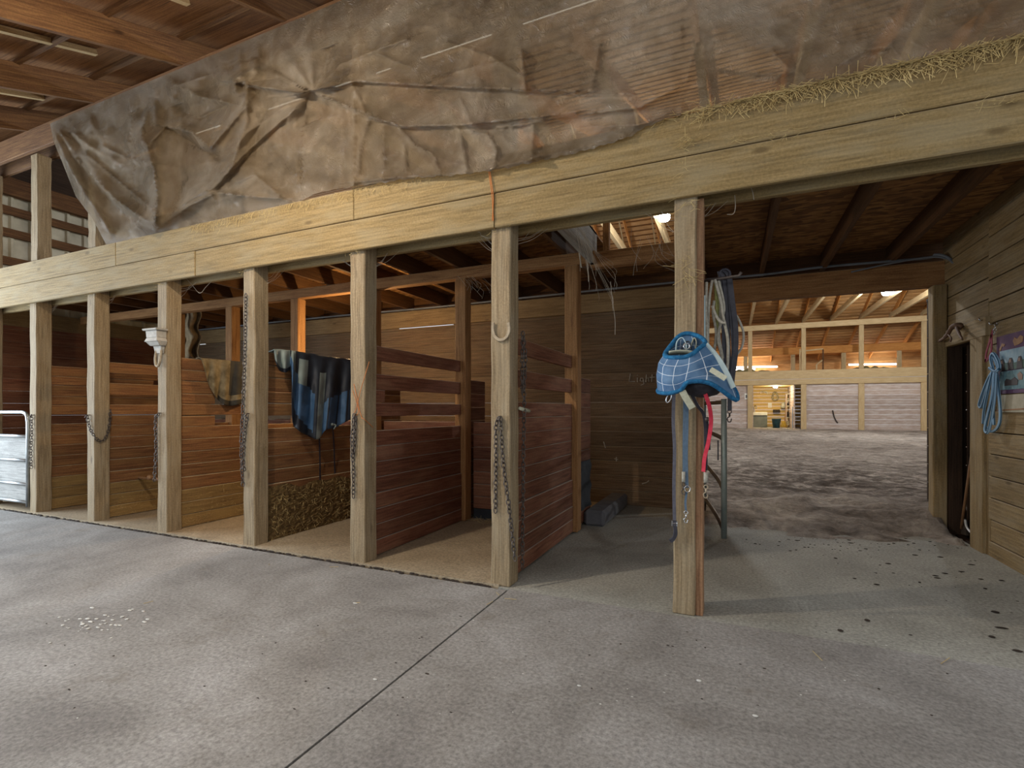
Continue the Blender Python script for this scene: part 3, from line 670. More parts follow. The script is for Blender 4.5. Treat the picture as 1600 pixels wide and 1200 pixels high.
for k, (a, b, y_) in enumerate([(1326, 1404, 569), (1147, 1215, 573), (1150, 1180, 577)]):  # glowing bars stand for the bright strips under the far eave
    p, q = at(a, y_+1, Y=33.46), at(b, y_, Y=33.46); lab = ['bright tube light low under the far roof, right of the railing', 'bright tube light low under the far roof, above the lit doorway', 'shorter bright tube light below the longer one above the lit doorway'][k]
    t = thing('tube_light', lab, 'light', p, 'tube lights of the far loft')
    m = MB(); m.beam(p, q, .08, .08); m.build('tube', 'tube_glow', t)
    m = MB(); m.beam(p+V((0, .085, .03)), q+V((0, .085, .03)), .1, .08); m.build('fixture', 'white_plastic', t)
    for w in (.3, .7): light('tube_light_glow', 'POINT', p.lerp(q, w)+V((0, -.5, 0)), 22, (1, .95, .85), .3, parent=t)
# high bay lamps
def lamp(px, py, z, label, power):
    p = at(px, py, Z=z) if px else py
    k_ = .6 if p.y < 12.5 else 1
    t = thing('arena_lamp', label, 'lamp', p, 'arena ceiling lamps')
    m = MB(); m.lathe([(.02*k_, .0), (.16*k_, .02), (.2*k_, .07), (.16*k_, .12), (.05*k_, .14)], p-V((0, 0, .1)), 16); m.build('lens', 'lamp_glow', t)
    m = MB(); m.lathe([(.22*k_, .04), (.1*k_, .12), (.08*k_, .3), (.01, .32)], p-V((0, 0, .02)), 16); m.build('housing', 'white_plastic', t)
    m = MB(); m.tube([p+V((0, 0, .3)), p+V((0, 0, zr(p.y)-p.z+.1))], .01, 5); m.build('stem', 'grey_cable', t)
    light('arena_lamp_light', 'POINT', p-V((0, 0, .25)), power, (.93, .97, 1), .15, parent=t)
lamp(1038, 339, 5.35, 'bright arena lamp seen through the loft hatch', 520)
lamp(1388, 457, 5.5, 'bright arena lamp seen through the passage under the back beam', 900)
lamp(None, V((9, 13, 5.5)), 5.5, 'arena lamp hidden behind the right wall', 700)  # added out of view to light the arena
lamp(None, V((-6, 23, 5.5)), 5.5, 'arena lamp hidden behind the stalls', 500)  # second unseen lamp, added for more light in the arena
# ------------------------------------------------------------------ aisle lamp and stall bulb
t = thing('aisle_lamp', 'enamel lamp hanging over the aisle in front of the blue blanket stall', 'lamp', (-3.0, 1.45, 3.5))
m = MB(); m.lathe([(.17, -.02), (.06, .09), (.03, .16), (.01, .17)], (-3.0, 1.45, 3.5), 16); m.build('shade', 'white_plastic', t)
m = MB(); m.ball((-3.0, 1.45, 3.46), .05); m.build('bulb', 'bulb_glow', t)
m = MB(); m.tube([(-3.0, 1.45, 3.66), (-3.0, 1.45, 4.1)], .006, 5); m.build('cord', 'grey_cable', t)
light('aisle_lamp_light', 'POINT', (-3.0, 1.45, 3.38), 185, (1, .87, .7), .05, parent=t)
bp_ = V((-4.25, 5.02, 2.2))
t = thing('stall_bulb', 'bare warm bulb hanging over the manger behind the twine post', 'lamp', bp_)
m = MB(); m.ball(bp_, .035); m.build('bulb', 'bulb_glow', t)
m = MB(); m.tube([bp_+V((0, 0, .03)), bp_+V((0, 0, .09))], .018, 8); m.tube([bp_+V((0, 0, .09)), V((bp_.x, bp_.y, 2.904))], .004, 5); m.build('socket_and_cord', 'black_leather', t)
light('stall_bulb_light', 'POINT', bp_-V((0, 0, .06)), 60, (1, .66, .3), .04, parent=t)
# ------------------------------------------------------------------ plastic sheet hung in front of the loft
def tarp_mesh():
    NC, NR = 560, 170
    lerp = np.interp
    c = np.linspace(0, 1, NC)[None, :]; r = np.linspace(0, 1, NR)[:, None]
    xl = lerp(r, [0, .15, .4, .6, .8, 1], [78, 84, 103, 118, 145, 166]); px = xl+(1770-xl)*c
    def pyof(p, y, z):
        u = (p-800)/FP; t = y/(F2[1]+R2[1]*u); return CY-FP*(z-CH)/t
    top = pyof(px, 3.03, 4.375); ht = pyof(px, 3.066, 2.908)
    bx = [490, 520, 552, 600, 650, 700, 735, 790, 850, 900, 950, 985, 1010, 1040, 1062]
    by = [299, 297, 291, 285, 278, 275, 271, 263, 250, 239, 225, 213, 198, 186, 178]
    fr = np.clip((px-470)/40, 0, 1)*np.clip((1068-px)/30, 0, 1)
    bot = ht*(1-fr)+lerp(px, bx, by)*fr
    bot = bot+fr*1.6*np.sin(px*.31)*np.sin(px*.113)
    py = top+(bot-top)*r
    d = np.zeros_like(px)
    def crease(pts, wl, wr, amp, pw=1.0):
        """fold along a line: wl/wr are the widths (px) on its two sides"""
        nonlocal d
        pw = .85; best = np.full(px.shape, 1e9); sg = np.zeros_like(px)
        for (x0, y0), (x1, y1) in zip(pts[:-1], pts[1:]):
            dx, dy = x1-x0, y1-y0; L2 = dx*dx+dy*dy
            q = np.clip(((px-x0)*dx+(py-y0)*dy)/L2, 0, 1); ex = px-(x0+q*dx); ey = py-(y0+q*dy)
            dd = np.hypot(ex, ey); k = dd < best; best = np.where(k, dd, best); sg = np.where(k, dx*ey-dy*ex, sg)
        w = np.where(sg > 0, wr, wl); d = d+amp*np.exp(-(best/w)**pw)
    C1 = lambda L: [(x/3.2, 60+y/3.2) for x, y in L]
    C2 = lambda L: [(400+x/3.2, 60+y/3.2) for x, y in L]
    C3 = lambda L: [(800+x/3.2, 60+y/3.2) for x, y in L]
    # left bunch
    for pts, wl, wr, a in [
        ([(262, 380), (370, 590), (560, 790), (700, 890), (780, 930)], 9, 14, .07), ([(340, 390), (440, 580), (600, 720), (780, 870)], 8, 12, .05),
        ([(300, 380), (400, 600), (500, 760), (640, 900)], 5, 6, -.04), ([(430, 350), (520, 540), (640, 600), (760, 620)], 8, 12, .05),
        ([(255, 400), (300, 560), (420, 760), (560, 980)], 5, 10, .045),
        ([(740, 540), (770, 660), (790, 800), (775, 940)], 6, 12, .08), ([(740, 530), (830, 440), (960, 470), (1050, 550), (1230, 340)], 14, 8, .06),
        ([(700, 520), (745, 320), (795, 105)], 10, 14, .07), ([(640, 290), (655, 400), (640, 520)], 7, 7, .04), ([(840, 120), (865, 220), (1000, 290), (1140, 320)], 7, 10, .05),
        ([(560, 320), (600, 400), (720, 330)], 10, 10, -.04), ([(830, 450), (870, 465), (1000, 550), (1100, 600)], 5, 10, -.05), ([(760, 290), (1000, 400), (1140, 330)], 10, 10, -.035),
        ([(1480, 350), (1240, 560), (1080, 740), (940, 810), (790, 950)], 10, 16, .06), ([(1420, 420), (1220, 610), (1080, 770)], 4, 6, -.035), ([(1440, 330), (1240, 470), (1160, 560)], 5, 6, .03),
        ([(1235, 220), (1235, 420), (1160, 640)], 6, 12, .05), ([(1240, 215), (1400, 195), (1540, 262)], 4, 30, -.02), ([(1245, 235), (1380, 255), (1500, 275), (1560, 262)], 20, 5, .09),
        ([(1270, 150), (1180, 200), (1170, 260)], 8, 8, .05), ([(1160, 40), (1150, 160), (1180, 240)], 6, 9, .045), ([(1060, 60), (1050, 180), (900, 230)], 6, 9, .04), ([(1290, 60), (1300, 100), (1200, 130)], 7, 7, .04), ([(920, 130), (910, 230)], 6, 6, .035),
        ([(1300, 110), (1560, 262)], 8, 8, -.03), ([(790, 950), (940, 840), (1080, 770), (1250, 790), (1400, 800)], 6, 12, .05), ([(1560, 265), (1565, 780)], 6, 6, -.05), ([(1180, 720), (1270, 680), (1380, 770)], 6, 9, .03), ([(1260, 240), (1330, 360), (1240, 560)], 7, 12, -.03)]:
        crease(C1(pts), wl, wr, a*1.55)
    # right part: folds that meet in a star, a hanging pouch below
    for pts, wl, wr, a in [
        ([(290, 265), (370, 60), (400, -80)], 12, 12, -.05), ([(290, 265), (420, 130), (600, 60), (760, 0)], 7, 12, .045), ([(290, 262), (500, 215), (1000, 245), (1600, 265)], 18, 5, .07), ([(500, 228), (1000, 262), (1600, 285)], 4, 12, -.03),
        ([(300, 275), (500, 355), (640, 415), (740, 440), (1000, 435), (1300, 405), (1600, 370)], 20, 4, .06), ([(640, 425), (740, 455), (1000, 450), (1300, 420), (1600, 385)], 4, 16, -.02),
        ([(290, 265), (270, 500), (255, 780)], 7, 8, -.06), ([(490, 240), (490, 480), (490, 730)], 3, 5, .02), ([(560, 420), (520, 560), (510, 680)], 5, 5, .028), ([(720, 450), (790, 530), (880, 575), (915, 660)], 4, 6, .03), ([(740, 530), (750, 660)], 4, 7, .03),
        ([(1010, 450), (1040, 560), (1055, 690)], 4, 6, .03), ([(1050, 455), (1160, 480), (1205, 560), (1190, 640)], 4, 6, .03), ([(1390, 440), (1380, 600)], 5, 6, .03), ([(640, 440), (640, 640)], 6, 6, .02), ([(880, 590), (1050, 640)], 5, 5, .015),
        ([(1330, 70), (1350, 255)], 3, 4, .025), ([(560, 60), (760, 140)], 4, 4, .014), ([(960, 20), (1180, 90), (1330, 190)], 4, 6, .018), ([(1000, 165), (1200, 120), (1560, 70)], 5, 7, .02), ([(500, 260), (560, 400)], 4, 6, .025), ([(1020, 300), (1080, 430)], 4, 4, .015),
        ([(490, 720), (700, 695), (820, 690), (1100, 670), (1400, 600)], 10, 4, .03)]:
        crease(C2(pts), wl, wr, a*1.35)
    for pts, wl, wr, a in [
        ([(0, 440), (300, 385), (640, 345), (810, 255)], 16, 4, .05), ([(0, 265), (350, 285), (700, 275)], 10, 4, .03), ([(440, 20), (395, 260)], 4, 4, .02), ([(50, 70), (70, 250)], 3, 4, .02), ([(0, 90), (260, 50)], 3, 3, .01),
        ([(330, 450), (640, 430), (800, 370)], 7, 7, .03), ([(100, 600), (350, 550), (560, 500)], 5, 6, .025), ([(570, 190), (870, 110)], 3, 4, .014), ([(920, 20), (880, 200)], 4, 5, .02), ([(1180, 120), (1500, 60)], 5, 6, .02), ([(1220, 180), (1430, 170), (1540, 260)], 5, 6, .025),
        ([(1300, 60), (1380, 150), (1300, 230)], 6, 6, .025), ([(820, 250), (1600, 190)], 12, 8, .025), ([(1460, 60), (1420, 160)], 4, 4, .02), ([(1800, 60), (1900, 40), (1960, 120)], 6, 8, .03), ([(1600, 150), (1760, 60), (1900, 20)], 6, 9, .03), ([(2000, 20), (2120, 80)], 6, 9, .03)]:
        crease(C3(pts), wl, wr, a*1.3)
    ang = np.arctan2(py-182, px-74); rad = np.hypot(px-74, py-182)      # folds fanning out from the tied left corner
    d = d+.03*np.sin(ang*23+.4)*np.clip(rad/50, 0, 1)*np.clip((260-rad)/120, 0, 1)*np.clip((ang-.35)*4, 0, 1)
    an2 = np.arctan2(py-143, px-490); r2 = np.hypot(px-490, py-143)
    d = d+.016*np.sin(an2*11+1)*np.clip(r2/25, 0, 1)*np.exp(-r2/110)
    d = d+.035*np.sin(px*.19+1.3*np.sin(px*.05))*np.exp(-((py-top-18)/46)**2)*np.clip((px-110)/40, 0, 1)*np.clip((470-px)/60, 0, 1)
    nz = np.zeros_like(px)
    left = np.clip((520-px)/120, 0, 1)
    for i in range(NR):
        for j in range(NC):
            x, y = px[i, j], py[i, j]
            a = NZ.noise(V((x*.011+NZ.noise(V((x*.02, y*.02, 3)))*.6, y*.016, 1)))
            b = abs(NZ.noise(V((x*.020+y*.011, y*.026-x*.012, 7)))); e = abs(NZ.noise(V((x*.08, y*.07, 4))))
            vd = NZ.voronoi(V((x*.022, y*.026, 2)))[0]
            nz[i, j] = .024*a-.018*b*(1+left[i, j])-.005*e*(1+left[i, j])+.008*vd[0]
    d = d+nz
    d = np.clip(d, np.where(r > .22, -.05, -.004), .3)
    edge = np.clip((r-.02)*5, 0, 1)*np.ones_like(px)
    tail = np.clip((1-r)*9, 0, 1)*np.ones_like(px)
    rest = 1-fr
    Y = 3.035-d*edge*(tail*rest+(1-rest))
    Y = Y+rest*(1-tail)*.03+ (1-edge)*.0
    Y = np.where(fr > .05, np.minimum(Y, np.where(r > .6, 3.035, 3.08)), Y)
    u = (px-800)/FP; w = (CY-py)/FP; t = Y/(F2[1]+R2[1]*u)
    Xw = (F2[0]+R2[0]*u)*t; Zw = CH+w*t
    return [[(Xw[i, j], Y[i, j], Zw[i, j]) for j in range(NC)] for i in range(NR)]
m = MB(); m.grid(tarp_mesh())
tag(m.build('plastic_sheet', 'tarp', smooth=True), 'large crumpled brownish translucent plastic sheet hung over the loft front', 'plastic sheet')
# ------------------------------------------------------------------ chains, horseshoe, bracket, twine on the posts
def resample(pts, step):
    P = [V(p) for p in pts]; out = [P[0].copy()]; acc = 0.0
    for a, b in zip(P[:-1], P[1:]):
        L = (b-a).length; q = step-acc
        while q < L: out.append(a.lerp(b, q/L)); q += step
        acc = (acc+L) % step
    return out
def links(m, pts, L=.042, w=.013, r=.0042):
    C = resample(spline(pts, 10), L*.74)
    for i, p in enumerate(C[:-1]):
        t = (C[i+1]-p).normalized(); n = t.cross(V((0, 1, 0)) if abs(t.y) < .8 else V((1, 0, 0))).normalized()
        if i % 2: n = t.cross(n).normalized()
        n = (n+t.cross(n)*.25*math.sin(i*1.7)).normalized()
        pl = [p+t*(L/2*math.cos(a))+n*(w*math.sin(a)) for a in [2*math.pi*k/10 for k in range(10)]]
        m.tube(pl, r, 5, closed=True)
def chain(label, paths, hook=None):
    t = thing('chain', label, 'chain', paths[0][0], 'rusty chains on the posts')
    for p in paths: m = MB(); links(m, p); m.build('chain_links', 'chain_metal', t, smooth=True)
    if hook:
        m = MB(); h = V(hook); m.tube([h+V((0, .03, .01)), h+V((0, -.005, .01)), h+V((.012, -.02, 0)), h+V((0, -.024, -.014)), h+V((-.012, -.012, -.006))], .005, 6); m.build('hook', 'chain_metal', t, smooth=True)
FY = 3.07
chain('rusty chain hanging on the post beside the tubular gate', [pxs([(49, 650), (49.5, 680), (48, 705), (49, 735)], Y=FY)], at(50, 650, Y=FY))
sx = PX[2]+.085
chain('rusty chain looped around a post, sagging in a U', [pxs([(137, 652), (140, 668), (147, 681)], Y=FY)+[at(156, 689, X=sx), at(165, 684, X=sx), at(171, 664, X=sx), at(173, 634, X=sx)]], at(137, 650, Y=FY))
chain('rusty chain hanging from a hook below the white bracket', [pxs([(247, 648), (243, 656), (244, 700), (241, 755)], Y=FY)], at(248, 647, Y=FY))
chain('longest rusty chain, hanging down the post left of the blue blanket', [pxs([(384, 462), (383, 540), (381, 600), (379, 650), (377, 700), (380, 765)], Y=FY), pxs([(386, 650), (382, 680), (380, 720), (383, 742)], Y=FY)], at(386, 648, Y=FY))
chain('rusty chain hanging below the orange twine on a post', [pxs([(553, 650), (550, 690), (552, 735), (552, 785)], Y=FY), pxs([(555, 655), (554, 690), (551, 720)], Y=FY)], at(555, 650, Y=FY))
chain('rusty chain of two strands below the horseshoe', [pxs([(779, 655), (775, 668), (775, 720), (774, 805)], Y=FY), pxs([(782, 655), (783, 675), (787, 730), (795, 790), (802, 850), (806, 885)], Y=FY)], at(781, 653, Y=FY))
sx = PX[6]+.088
chain('thin rusty chain hanging straight down beside the horseshoe post divider', [[at(817, 522, X=sx), at(821, 560, X=sx), at(819, 600, X=sx), at(819, 640, X=sx), at(818, 700, X=sx), at(817, 800, X=sx), at(816, 893, X=sx)], [at(817, 522, X=sx), at(816, 570, X=sx), at(816, 620, X=sx)]])
t = thing('wooden_toggle', 'pale round toggle across the thin chain beside the divider', 'toggle', at(819, 640, X=sx)); m = MB(); m.tube([at(812, 638, X=sx), at(819, 640, X=sx-.012), at(827, 642, X=sx+.0)], [.012, .015, .013], 8); m.build('peg', 'velcro_white', t, smooth=True)
m = MB(); P = spline(pxs([(770.5, 504), (770, 514), (773, 525), (781, 531), (790, 528), (795.5, 517), (794.5, 504)], Y=3.078), 5)
m.ribbon(P, (0, 1, 0), [.012]*len(P), .02); tag(m.build('horseshoe', 'shoe_iron', bevel=.002), 'dusty horseshoe nailed open end up on a post', 'horseshoe')
b0 = at(247, 515, Y=3.085); x0 = PX[3]-.085
t = thing('wall_bracket', 'whitish cast bracket with a hanging loop on a post', 'bracket', (PX[3], 3.07, at(250, 572, Y=3.08).z))
def zz_(y): return at(250, y, Y=3.05).z
m = MB()
def frust(z0, w0, d0, z1, w1, d1):
    c = PX[3]-.01; m.prism([(c-w0/2, 3.088, z0), (c+w0/2, 3.088, z0), (c+w0/2, 3.088-d0, z0), (c-w0/2, 3.088-d0, z0)][::-1], [(c-w1/2, 3.088, z1), (c+w1/2, 3.088, z1), (c+w1/2, 3.088-d1, z1), (c-w1/2, 3.088-d1, z1)][::-1])
frust(zz_(552), .09, .03, zz_(540), .12, .04); frust(zz_(540), .15, .06, zz_(534), .19, .09); frust(zz_(534), .2, .1, zz_(528), .16, .09); frust(zz_(528), .16, .09, zz_(517), .17, .095); frust(zz_(517), .21, .11, zz_(514), .22, .115)
m.build('body', 'white_cast', t, bevel=.004)
m = MB(); c = PX[3]-.005; za = zz_(545); zb = zz_(572); m.tube(spline([(c-.035, 3.065, za), (c-.04, 3.055, (za+zb)/2), (c-.025, 3.05, zb+.02), (c, 3.05, zb), (c+.025, 3.05, zb+.02), (c+.04, 3.055, (za+zb)/2), (c+.035, 3.065, za)], 5), .012, 8); m.build('loop', 'shoe_iron', t, smooth=True)
m = MB()
for pts in ([(551, 648), (556, 640), (562, 615), (570, 588), (577, 565)], [(551, 610), (557, 628), (560, 645), (551, 652)], [(553, 600), (558, 622), (562, 642), (566, 654)]): m.tube(spline(pxs(pts, Y=3.078), 5), .0025, 5)
m.tube(spline([at(565, 653, Y=3.078), at(569, 655, X=PX[5]+.085), at(577, 662, X=PX[5]+.085), at(583, 668, X=PX[5]+.085)], 4), .0025, 5)
tag(m.build('twine', 'twine'), 'orange baling twine knotted around a post', 'twine')
m = MB(); 
for dx in (0, 2): m.tube(spline(pxs([(763+dx, 262), (766+dx, 285), (769+dx, 310), (771-dx, 345)], Y=3.04), 5), .0028, 5)
tag(m.build('twine', 'twine'), 'orange baling twine hanging down the header above the horseshoe post', 'twine')
# ------------------------------------------------------------------ tubular gate at the left
t = thing('tubular_gate', 'silver tubular gate with grey panel at the left edge', 'gate', (-8.0, 3.12, .05))
xa, xb = -8.48, at(44, 700, Y=3.1).x
m = MB(); zt = 1.17; m.tube([(xa, 3.1, .12)]+spline([(xa, 3.1, zt-.12), (xa+.03, 3.1, zt-.03), (xa+.12, 3.1, zt)], 5)+spline([(xb-.12, 3.1, zt), (xb-.03, 3.1, zt-.03), (xb, 3.1, zt-.12)], 5)+[(xb, 3.1, .06)], .021, 10); m.build('outer_tube', 'steel', t, smooth=True)
for z in (.11, .32, .6, .885): m = MB(); m.tube([(xa, 3.1, z), (xb, 3.1, z)], .019, 10); m.build('bar', 'steel', t, smooth=True)
m = MB(); m.box(xa+.02, xb-.03, 3.125, 3.14, .1, .9, n=4); m.build('panel', 'plank_grey', t)
# ------------------------------------------------------------------ blankets over the dividers
def drape(name, label, cat, xd, cols_top, cols_bot, mats, mfun, zt, fold, NCc=70, NRr=36, back=.3, amp=.035):
    tp = spline([V((a, b, 0)) for a, b in cols_top], 12); bt_ = spline([V((a, b, 0)) for a, b in cols_bot], 12)
    n = len(tp); rows = []
    face = xd+.034
    for i in range(-8, NRr):
        row = []
        for j in range(n):
            cc = j/(n-1); f = fold(cc)
            if i < 0:
                q = -i/8; p = at(tp[j].x, tp[j].y, X=face); row.append((xd-.045-.015*f*q, p.y, zt+.012-back*(q-.125) if i < -1 else zt+.014))
            elif i == 0:
                p = at(tp[j].x, tp[j].y, X=face); row.append((xd+.0, p.y, zt+.018))
            else:
                q = (i-1)/(NRr-2); x = tp[j].x+(bt_[j].x-tp[j].x)*q; y = tp[j].y+(bt_[j].y-tp[j].y)*q
                X = face+.008+amp*q**.5*(1+f)+.012*abs(NZ.noise(V((x*.06, y*.05, 2))))+.03*math.sin(math.pi*q)*.6
                row.append(at(x, y, X=X))
        rows.append(row)
    R_ = len(rows); m = MB(); m.grid(rows, mfun=lambda i, j: mfun(j/(n-1), max(0, (i-9)/(R_-10))))
    o = m.build(name, mats, smooth=True, solid=.006); return tag(o, label, cat)
def bm(c, r):
    x = 428+138*c; y = 548+122*r
    if x < 461: return 2 if r < .82 else 1
    if x < 478 and y < 582: return 2 if x > 464 else 1
    if 484 < x < 497 and y < 598: return 2 if y > 556 else 1
    if x < 506 and y < 582: return 1
    lo = 632+(x-463)*.62
    if x < 508: return 0 if y < lo and y > 580+(x-480)*.9 else 1
    if 512 < x < 521: return 2 if y > 570 else 1
    if x >= 521: return 0 if y > 618-(x-521)*.4 and int(x) % 11 > 1 else 1
    return 1
blk = drape('horse_blanket', 'blue and black waterproof horse blanket slung over a divider rail', 'blanket', PX[4],
      [(428, 546), (437, 546), (446, 547), (456, 548), (462, 549), (475, 551), (490, 553), (505, 556), (520, 558), (535, 560), (550, 562), (566, 565)],
      [(430, 564), (437, 579), (446, 582), (455, 584), (457, 655), (466, 672), (482, 681), (497, 686), (509, 672), (524, 668), (544, 657), (562, 648)],
      ['blanket_blue', 'blanket_dark', 'blanket_lining'], bm, 1.72, lambda c: math.sin(c*44)*.8+.5*math.sin(c*19+1), amp=.04)
for k, (pts, w) in enumerate([([(499, 684), (500, 720), (500, 760), (500, 782)], .016), ([(520, 668), (522, 700), (523, 730), (524, 752)], .016)]):
    P = [at(a, b, X=PX[4]+.07-.02*i) for i, (a, b) in enumerate(pts)]
    m = MB(); m.ribbon(spline(P, 5), (0, 1, 0), w, .004); sp_ = m.build('surcingle_strap', 'black_leather', blk)
    m = MB(); e = P[-1]; m.tube([e+V((0, 0, .01)), e+V((.004, .006, -.012)), e+V((0, 0, -.03)), e+V((.004, -.006, -.014))], .004, 6, closed=True); m.build('snap', 'chrome', sp_, smooth=True)
m = MB(); kp = at(518, 663, X=PX[4]+.1); m.ball(kp, .022, 8, sz=.7); m.tube(spline([kp+V((.01, -.05, .02)), kp, kp+V((.01, .05, -.01)), kp+V((0, .03, -.05))], 4), .008, 6); m.build('knot', 'blanket_lining', blk, smooth=True)
drape('horse_blanket', 'brown camouflage blanket hanging over a divider rail, left of the blue one', 'blanket', PX[3],
      [(314, 560), (325, 561), (336, 562), (348, 563), (360, 564), (372, 565), (386, 567)],
      [(317, 568), (326, 600), (335, 617), (345, 629), (356, 634), (369, 633), (386, 628)],
      ['camo', 'camo_lining'], lambda c, r: 1 if (c > .66 and r < .75) or (r > .86 and c > .4) else 0, 1.72, lambda c: math.sin(c*24)*.7, amp=.03)
m = MB(); rows = []
for i in range(14):
    r = []
    for j in range(22):
        a, b = j/21, i/13; p = at(282+30*a+3*math.sin(i), 483+76*b+5*NZ.noise(V((a*5, b*4, 1))), Y=4.86+b*.3+.12*b*NZ.noise(V((a*4, b*3, 9)))+.07*math.sin(a*9)); r.append(p)
    rows.append(r)
m.grid(rows); tag(m.build('feed_sack', 'sack', smooth=True, solid=.01), 'crumpled dusty tan sack hanging behind the white bracket post', 'sack')
# ------------------------------------------------------------------ fly mask and tack on the last post
def loop_of(pts, Yc, n=60):
    P = [V((a, b, Yc+d)) for a, b, d in pts]; P = P[-2:]+P+P[:3]; out = []
    k = len(pts)
    for q in range(n):
        u = q/n*k; i = int(u); t = u-i; a, b, c, d = P[i+1:i+5]
        r = .5*((2*b)+(c-a)*t+(2*a-5*b+4*c-d)*t*t+(3*b-a-3*c+d)*t**3); out.append(at(r.x, r.y, Y=r.z))
    return out
YM = 2.95
ring = [(1039, 553, 0), (1043, 558, -.05), (1055, 559, -.09), (1070, 558, -.1), (1082, 553, -.09), (1093, 544, -.05), (1102, 536, 0), (1096, 528, .05), (1085, 523, .08), (1072, 521, .085), (1060, 526, .075), (1048, 540, .05)]
mid1 = [(1029, 568, 0), (1034, 573, -.07), (1047, 576, -.11), (1064, 576, -.12), (1083, 571, -.12), (1102, 563, -.08), (1119, 556, 0), (1113, 550, .05), (1095, 546, .08), (1075, 545, .085), (1055, 548, .075), (1038, 556, .05)]
mid2 = [(1026, 586, 0), (1032, 593, -.07), (1045, 597, -.11), (1060, 596, -.12), (1080, 589, -.13), (1110, 583, -.1), (1134, 581, -.02), (1126, 573, .04), (1105, 568, .07), (1075, 568, .085), (1050, 570, .075), (1034, 576, .05)]
hem = [(1028, 611, 0), (1035, 614, -.06), (1048, 614, -.1), (1064, 609, -.11), (1076, 597, -.13), (1110, 599, -.12), (1150, 625, -.04), (1145, 604, .03), (1120, 592, .06), (1085, 590, .085), (1055, 592, .075), (1036, 600, .05)]
t = thing('fly_mask', 'blue mesh horse fly mask with white grid stitching and fleece trim on a post', 'fly mask', at(1080, 612, Y=2.95))
L = [loop_of(q, YM) for q in (ring, mid1, mid2, hem)]
rows = []
for k in range(3):
    for q in range(6):
        rows.append([L[k][j].lerp(L[k+1][j], q/6) for j in range(60)])
rows.append(L[3]); m = MB(); m.grid([r+[r[0]] for r in rows]); m.build('mesh_body', 'mask_mesh', t, smooth=True, solid=.004)
m = MB()
for P in (L[0],):
    m.tube(P, .013, 8, closed=True)
m.build('fleece_trim', 'mask_fleece', t, smooth=True)
m = MB(); m.tube(L[3], .012, 8, closed=True); m.build('fleece_trim', 'mask_fleece', t, smooth=True)
m = MB(); m.ribbon(spline([at(1103, 538, Y=2.93), at(1119, 556, Y=2.925), at(1134, 580, Y=2.9), at(1146, 606, Y=2.89)], 6), (1, -.6, .3), .028, .004); m.build('edge_binding', 'mask_flap', t)
m = MB(); m.ribbon(spline(pxs([(1110, 577), (1120, 583), (1134, 592)], Y=2.82), 4), (.4, 0, 1), .028, .005); m.build('velcro_tab', 'velcro_white', t, bevel=.001)
m = MB(); m.ribbon(spline([at(1066, 611, Y=2.84), at(1072, 622, Y=2.85), at(1082, 638, Y=2.87)], 4), (1, 0, .5), .036, .005); m.build('velcro_tab', 'velcro_white', t, bevel=.001)
m = MB(); rows = [[at(1045+38*a, 549+6*b-2*math.sin(a*3), Y=2.93+.04*b) for a in [i/8 for i in range(9)]] for b in (0, .5, 1)]; m.grid(rows); m.build('inner_lining', 'velcro_white', t, smooth=True, solid=.004)
t = thing('bridle_hanger', 'dark rounded hanger under the blue fly mask on the post', 'hanger', at(1100, 622, Y=3.0))
m = MB(); c = at(1098, 600, Y=2.97); m.lathe([(.02, -.075), (.075, -.06), (.105, -.03), (.115, 0), (.1, .012)], c, 20); m.build('round_head', 'black_leather', t, smooth=True)
m = MB(); m.box(c.x-.09, c.x-.05, c.y+.02, 3.112, c.z-.02, c.z+.01); m.build('bracket', 'chain_metal', t)
t = thing('halter', 'pale lilac and grey nylon halter bunched inside the top of the fly mask', 'halter', at(1070, 545, Y=2.99))
for k, pts in enumerate([[(1056, 548), (1058, 534), (1066, 528), (1072, 538), (1072, 548)], [(1064, 548), (1070, 536), (1077, 534), (1080, 544)], [(1078, 546), (1084, 529), (1088, 534), (1087, 546)]]):
    m = MB(); m.ribbon(spline(pxs(pts, Y=2.98+.02*k), 6), (0, 1, 0), .03, .005); m.build('strap', ['mask_flap', 'grey_web', 'velcro_white'][k], t)
m = MB(); cc = at(1073, 541, Y=2.94); m.tube([cc+V((.016*math.cos(a), 0, .016*math.sin(a))) for a in [2*math.pi*k/12 for k in range(12)]], .004, 6, closed=True); m.build('ring', 'chrome', t, smooth=True)
def snap(m, p, s=1.0):
    p = V(p); m.tube([p+V((.011*s*math.cos(a), 0, .011*s*math.sin(a))) for a in [2*math.pi*k/10 for k in range(10)]], .003*s, 5, closed=True)
    m.tube([p+V((0, 0, -.011*s)), p+V((0, 0, -.03*s))], .006*s, 6)
    m.tube(spline([p+V((0, 0, -.03*s)), p+V((-.012*s, 0, -.04*s)), p+V((-.008*s, 0, -.06*s)), p+V((.006*s, 0, -.06*s)), p+V((.01*s, 0, -.042*s))], 4), .0035*s, 5)
Ys = 3.06
t = thing('lead_strap', 'long grey flat strap with a buckle hanging on the left edge of the post', 'strap', at(1054, 845, Y=Ys))
P = spline(pxs([(1053, 614), (1052, 660), (1054, 700), (1053, 760), (1054, 815), (1055, 830), (1053, 840), (1047, 845)], Y=Ys), 6)
m = MB(); m.ribbon(P, (1, 0, 0), .019, .004); m.build('strap', 'grey_web', t)
m = MB(); p = at(1054, 818, Y=Ys-.006); m.tube([p+V(q) for q in ((-.014, 0, -.016), (.014, 0, -.016), (.014, 0, .016), (-.014, 0, .016))], .003, 5, closed=True); m.tube([p+V((-.014, 0, 0)), p+V((.014, 0, 0))], .003, 5); m.build('buckle', 'chrome', t)
m = MB(); m.ribbon(spline(pxs([(1055, 822), (1056, 834), (1052, 843), (1047, 846)], Y=Ys-.008), 4), (1, 0, 0), .018, .004); m.build('keeper', 'black_leather', t)
